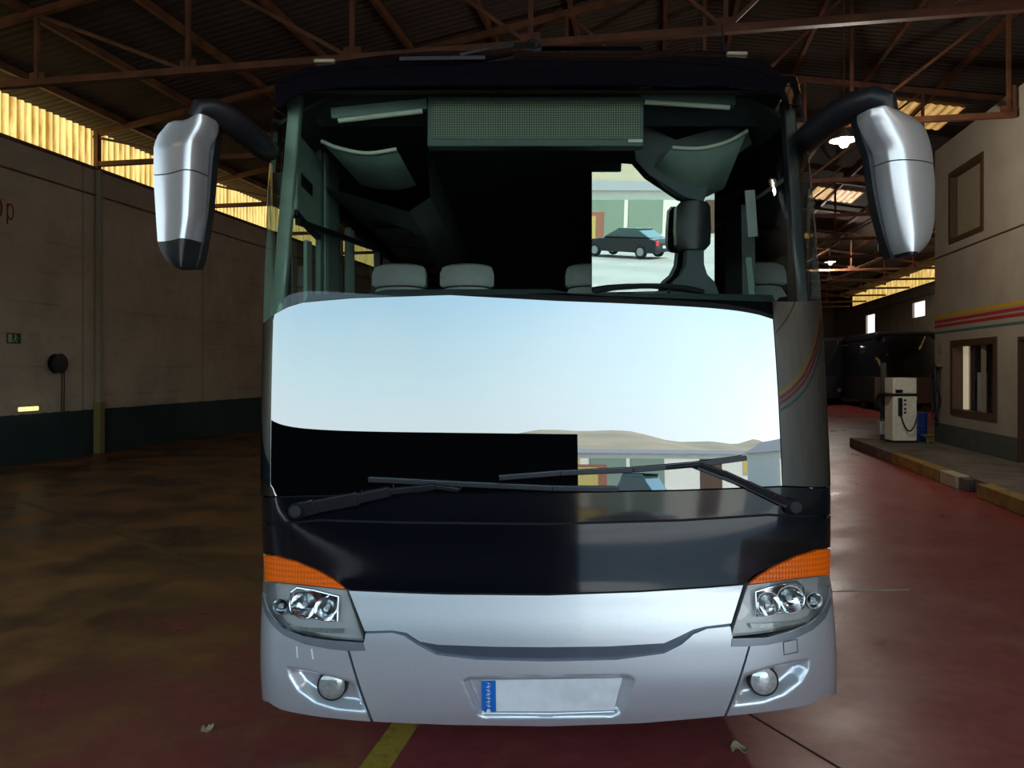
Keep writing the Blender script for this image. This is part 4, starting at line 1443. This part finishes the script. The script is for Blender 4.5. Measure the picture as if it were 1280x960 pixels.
up_l = [(151, 218, 270), (154, 210, 271), (160, 205, 271), (170, 197, 268), (187, 192, 259), (218, 192, 257)]
lo_l = [(219.5, 192, 257), (240, 193, 256), (272, 195, 254), (302, 197, 249)]
bo_l = [(302.5, 197, 249), (312, 200, 247), (322, 206, 245), (331, 214, 243), (337, 226, 240)]
outside_mirror(up_l, lo_l, bo_l, [(154, 218, 272), (172, 200, 270), (200, 196, 266), (260, 198, 261), (300, 201, 255), (325, 212, 250), (335, 228, 246)], 3.12, 0.80,
               [(247, 148, 3.10), (250, 139, 3.10), (264, 139, 3.13), (285, 149, 3.18), (305, 164, 3.25), (324, 180, 3.38), (335, 190, 3.62)], [0.045, 0.052, 0.056, 0.058, 0.056, 0.056, 0.056],
               [(165, 204, 264), (300, 203, 250)])
up_r = [(141, 1080, 1117), (143, 1074, 1128), (150, 1074, 1143), (159, 1077, 1155), (172, 1083, 1161), (194, 1094, 1166), (206, 1096, 1167)]
lo_r = [(207.5, 1096, 1167), (231, 1099, 1169), (275, 1107, 1168), (300, 1113, 1162), (312, 1117, 1153), (318, 1120, 1146)]
bo_r = [(318.5, 1120, 1145), (322, 1123, 1136)]
outside_mirror(up_r, lo_r, bo_r, [(146, 1071, 1120), (172, 1077, 1140), (194, 1085, 1150), (240, 1092, 1150), (290, 1103, 1148), (323, 1114, 1132)], 3.12, 0.32,
               [(1110, 140, 3.10), (1108, 128, 3.10), (1094, 125, 3.12), (1072, 131, 3.18), (1048, 143, 3.26), (1024, 160, 3.38), (1005, 178, 3.66)], [0.045, 0.052, 0.058, 0.062, 0.060, 0.060, 0.064],
               [(165, 1080, 1138), (305, 1110, 1140)])

# ================================================================== THE YARD OUTSIDE, SEEN IN THE GLASS
g = MB().box((-160, -330, -0.3), (160, -3.9, -0.02))
struct(g.build('ground', M['yard'], smooth=0))
rows = []
for j, (y, hmul) in enumerate(((-180, 0.0), (-230, 0.55), (-300, 1.0), (-328, 0.8))):
    rows.append([(x, y, -0.3 + hmul * (21 + 4 * math.sin(x * 0.021 + 1) + 2.5 * math.sin(x * 0.06) + 1.0 * math.sin(x * 0.17))) for x in np.linspace(-320, 320, 90)])
hl = MB().grid(rows).build('hill_1', M['hill'])
struct(hl)

gt = thing('sliding_gate', 'low dark steel gate across half of the entrance, mirrored black in the glass', 'gate', H(1.56, -3.66), -YAW)
MB().box((-13.4, -0.04, 0.08), (0, 0.04, 2.10)).build('gate_leaf', M['gate'], gt, smooth=0)
for x in (-13.0, -0.4):
    MB().lathe([(0.02, -0.03), (0.08, -0.03), (0.08, 0.03), (0.02, 0.03)], (x, 0, 0.08), (0, 1, 0), 18).build('roller', M['tyre'], gt)

wh = thing('workshop_building', 'long cream workshop with yellow shutters across the yard, seen mirrored in the glass', 'building', (9, -52, 0), math.radians(-20))
MB().box((-16, -8, 0), (22, 0, 3.5)).build('walls', M['creamwall'], wh, smooth=0)
MB().prism([(-16.4, 0.4, 3.5), (-16.4, -8.4, 3.5), (-16.4, -4, 4.3)], (38.8, 0, 0)).build('roof', M['greyroof'], wh, smooth=0)
for x, k in ((-13.5, 'yellowshutter'), (-9.6, 'yellowshutter'), (-5.8, 'yellowshutter'), (-2.0, 'greendoor'), (1.4, 'greendoor'), (8.2, 'brown'), (15.2, 'yellowshutter')):
    z0 = 1.3 if k == 'yellowshutter' else 0.2
    MB().box((x - 1.5, 0, z0), (x + 1.5, 0.06, 2.8)).build('shutter', M[k], wh, smooth=0)
sh = thing('white_shed', 'white shed with grey pitched roof in the yard, mirrored low in the windscreen', 'building', (18.5, -26, 0), math.radians(-28))
MB().box((-3, -6, 0), (3.5, 0, 2.7)).build('walls', M['creamwall'], sh, smooth=0)
MB().prism([(-3.3, 0.4, 2.7), (3.8, 0.4, 2.7), (0.2, 0.4, 3.7)], (0, -6.8, 0)).build('roof', M['greyroof'], sh, smooth=0)
MB().box((-0.6, 0, 0), (0.5, 0.05, 2.1)).build('door', M['brown'], sh, smooth=0)
MB().box((1.4, 0, 1.0), (2.7, 0.05, 2.0)).build('window', M['darkglass'], sh, smooth=0)
br = thing('brick_shed', 'red shed with a cream roller door, mirrored beside the dark half of the glass', 'building', (2.6, -21, 0), math.radians(-6))
MB().box((-1.2, -4, 0), (3.2, 0, 2.0)).build('walls', M['redwall'], br, smooth=0)
MB().box((-0.3, 0, 0.1), (2.6, 0.05, 1.75)).build('roller_door', M['yellowshutter'], br, smooth=0)
br.location.x, br.location.y = 3.0, -44

# car in the yard
car = thing('parked_car', 'black saloon car parked in the yard, mirrored in the pane behind the driver', 'car', (5.75, -30.8, 0), math.radians(222))
prof = [(-2.2, 0.32), (-2.22, 0.75), (-2.1, 0.95), (-1.55, 1.0), (1.0, 0.98), (1.9, 0.84), (2.15, 0.68), (2.2, 0.35)]
body = []
for u in np.linspace(-1, 1, 9):
    body.append([(x, 0.86 * u, z - 0.05 * abs(u) ** 3) for x, z in prof])
mb = MB().grid(body)
mb.prism([(x, -0.86, z - 0.05) for x, z in prof], (0, 0.001, 0)).prism([(x, 0.859, z - 0.05) for x, z in prof], (0, 0.001, 0))
mb.build('body', M['carpaint'], car)
cab = [(-1.75, 0.98), (-1.05, 1.38), (0.1, 1.40), (1.0, 0.97)]
MB().prism([(x, -0.70, z) for x, z in cab], (0, 1.40, 0)).build('cabin_glass', M['carglass'], car, smooth=0, bevel=0.05)
MB().prism([(-1.12, -0.66, 1.37), (0.12, -0.66, 1.39), (0.12, -0.66, 1.43), (-1.1, -0.66, 1.42)], (0, 1.32, 0)).build('roof', M['carpaint'], car, bevel=0.02)
for x in (-1.35, 1.35):
    for y in (-0.87, 0.70):
        wl_ = MB().lathe([(0.1, 0), (0.30, 0), (0.32, 0.03), (0.32, 0.15), (0.30, 0.18), (0.1, 0.18)], (x, y, 0.32), (0, 1, 0), 24).build('wheel', M['tyre'], car)
        MB().lathe([(0.001, -0.01), (0.2, -0.01), (0.21, 0.02), (0.21, 0.16), (0.2, 0.19), (0.001, 0.19)], (x, y, 0.32), (0, 1, 0), 20).build('hubcap', M['hub'], wl_)
for y in (-0.72, 0.72):
    MB().box((-2.235, y - 0.14, 0.62), (-2.15, y + 0.14, 0.86)).build('tail_light', M['tail'], car, bevel=0.02)
MB().box((-2.245, -0.26, 0.5), (-2.2, 0.26, 0.62)).build('number_plate', M['plate'], car, smooth=0)

# ================================================================== LIGHT
wd = bpy.data.worlds.new('open_sky')
SC.world = wd
wd.use_nodes = True
nt = wd.node_tree
nt.nodes.clear()
out = nt.nodes.new('ShaderNodeOutputWorld')
bg = nt.nodes.new('ShaderNodeBackground')
tc = nt.nodes.new('ShaderNodeTexCoord')
sep = nt.nodes.new('ShaderNodeSeparateXYZ')
nt.links.new(tc.outputs['Generated'], sep.inputs[0])
cr = nt.nodes.new('ShaderNodeValToRGB')
els = cr.color_ramp.elements
els[0].position, els[0].color = 0.0, (0.80, 0.90, 1.0, 1)
els[1].position, els[1].color = 1.0, (0.16, 0.40, 0.82, 1)
for p_, c_ in ((0.06, (0.86, 0.95, 1.0, 1)), (0.16, (0.74, 0.94, 1.0, 1)), (0.30, (0.56, 0.82, 0.97, 1)), (0.55, (0.32, 0.60, 0.92, 1))):
    e = els.new(p_)
    e.color = c_
nt.links.new(sep.outputs['Z'], cr.inputs['Fac'])
# thin high haze
nz = nt.nodes.new('ShaderNodeTexNoise')
nz.inputs['Scale'].default_value = 3.0
nz.inputs['Detail'].default_value = 5
nt.links.new(tc.outputs['Generated'], nz.inputs['Vector'])
mr = nt.nodes.new('ShaderNodeMapRange')
mr.inputs['From Min'].default_value, mr.inputs['From Max'].default_value, mr.inputs['To Max'].default_value = 0.45, 0.75, 0.35
nt.links.new(nz.outputs['Fac'], mr.inputs['Value'])
mx = nt.nodes.new('ShaderNodeMix')
mx.data_type = 'RGBA'
mx.inputs['B'].default_value = (0.90, 0.96, 1.0, 1)
nt.links.new(mr.outputs['Result'], mx.inputs['Factor'])
nt.links.new(cr.outputs['Color'], mx.inputs['A'])
# the sky is brighter towards the sun's side
dt = nt.nodes.new('ShaderNodeVectorMath')
dt.operation = 'DOT_PRODUCT'
dt.inputs[1].default_value = Vector((0.80, -0.50, 0.33)).normalized()
nt.links.new(tc.outputs['Generated'], dt.inputs[0])
gl = rng(nt, dt.outputs['Value'], 0.45, 1.0, 0.0, 1.0)
gl = mathn(nt, 'POWER', gl, 1.5)
vm = nt.nodes.new('ShaderNodeVectorMath')
vm.operation = 'SCALE'
nt.links.new(mx.outputs['Result'], vm.inputs[0])
nt.links.new(mathn(nt, 'ADD', mathn(nt, 'MULTIPLY', gl, 1.0), 0.88), vm.inputs['Scale'])
nt.links.new(vm.outputs['Vector'], bg.inputs['Color'])
bg.inputs['Strength'].default_value = 3.8
nt.links.new(bg.outputs[0], out.inputs[0])

sun = bpy.data.lights.new('sun', 'SUN')
sun.energy = 13.0
sun.angle = math.radians(0.6)
sun.color = (1.0, 0.93, 0.80)
so = bpy.data.objects.new('sun', sun)
COL.objects.link(so)
so.rotation_euler = Vector((-0.60, -0.24, -0.76)).to_track_quat('-Z', 'Y').to_euler()

por = bpy.data.lights.new('entrance_portal', 'AREA')      # guides sky sampling through the entrance
por.shape = 'RECTANGLE'
por.size, por.size_y = 18.2, 4.75
por.cycles.is_portal = True
po = bpy.data.objects.new('entrance_portal', por)
COL.objects.link(po)
po.location = H(-2.8, T0 + 0.02, 2.45)
po.rotation_euler = (PI / 2, 0, -YAW + PI)
# emits towards -Z local: turn so it faces into the hall
d_in = Vector((SY, CYW, 0))
po.rotation_euler = d_in.to_track_quat('-Z', 'Z').to_euler()

# ================================================================== CAMERA
cam = bpy.data.cameras.new('camera')
cam.sensor_width = 36.0
cam.sensor_fit = 'HORIZONTAL'
cam.lens = 36.0 * FPX / 1280.0
cam.shift_y = -(480.0 - HY) / 1280.0
cam.clip_start, cam.clip_end = 0.05, 1000
co = bpy.data.objects.new('camera', cam)
COL.objects.link(co)
co.location = (0, 0, EYE)
co.rotation_euler = (PI / 2, 0, 0)
SC.camera = co

SC.view_settings.view_transform = 'Standard'
SC.view_settings.look = 'None'
SC.view_settings.exposure = 0.0
SC.cycles.max_bounces = 10
SC.cycles.diffuse_bounces = 5
SC.cycles.glossy_bounces = 6
SC.cycles.transparent_max_bounces = 16
SC.cycles.sample_clamp_indirect = 6.0
SC.cycles.caustics_reflective = False
SC.cycles.caustics_refractive = False
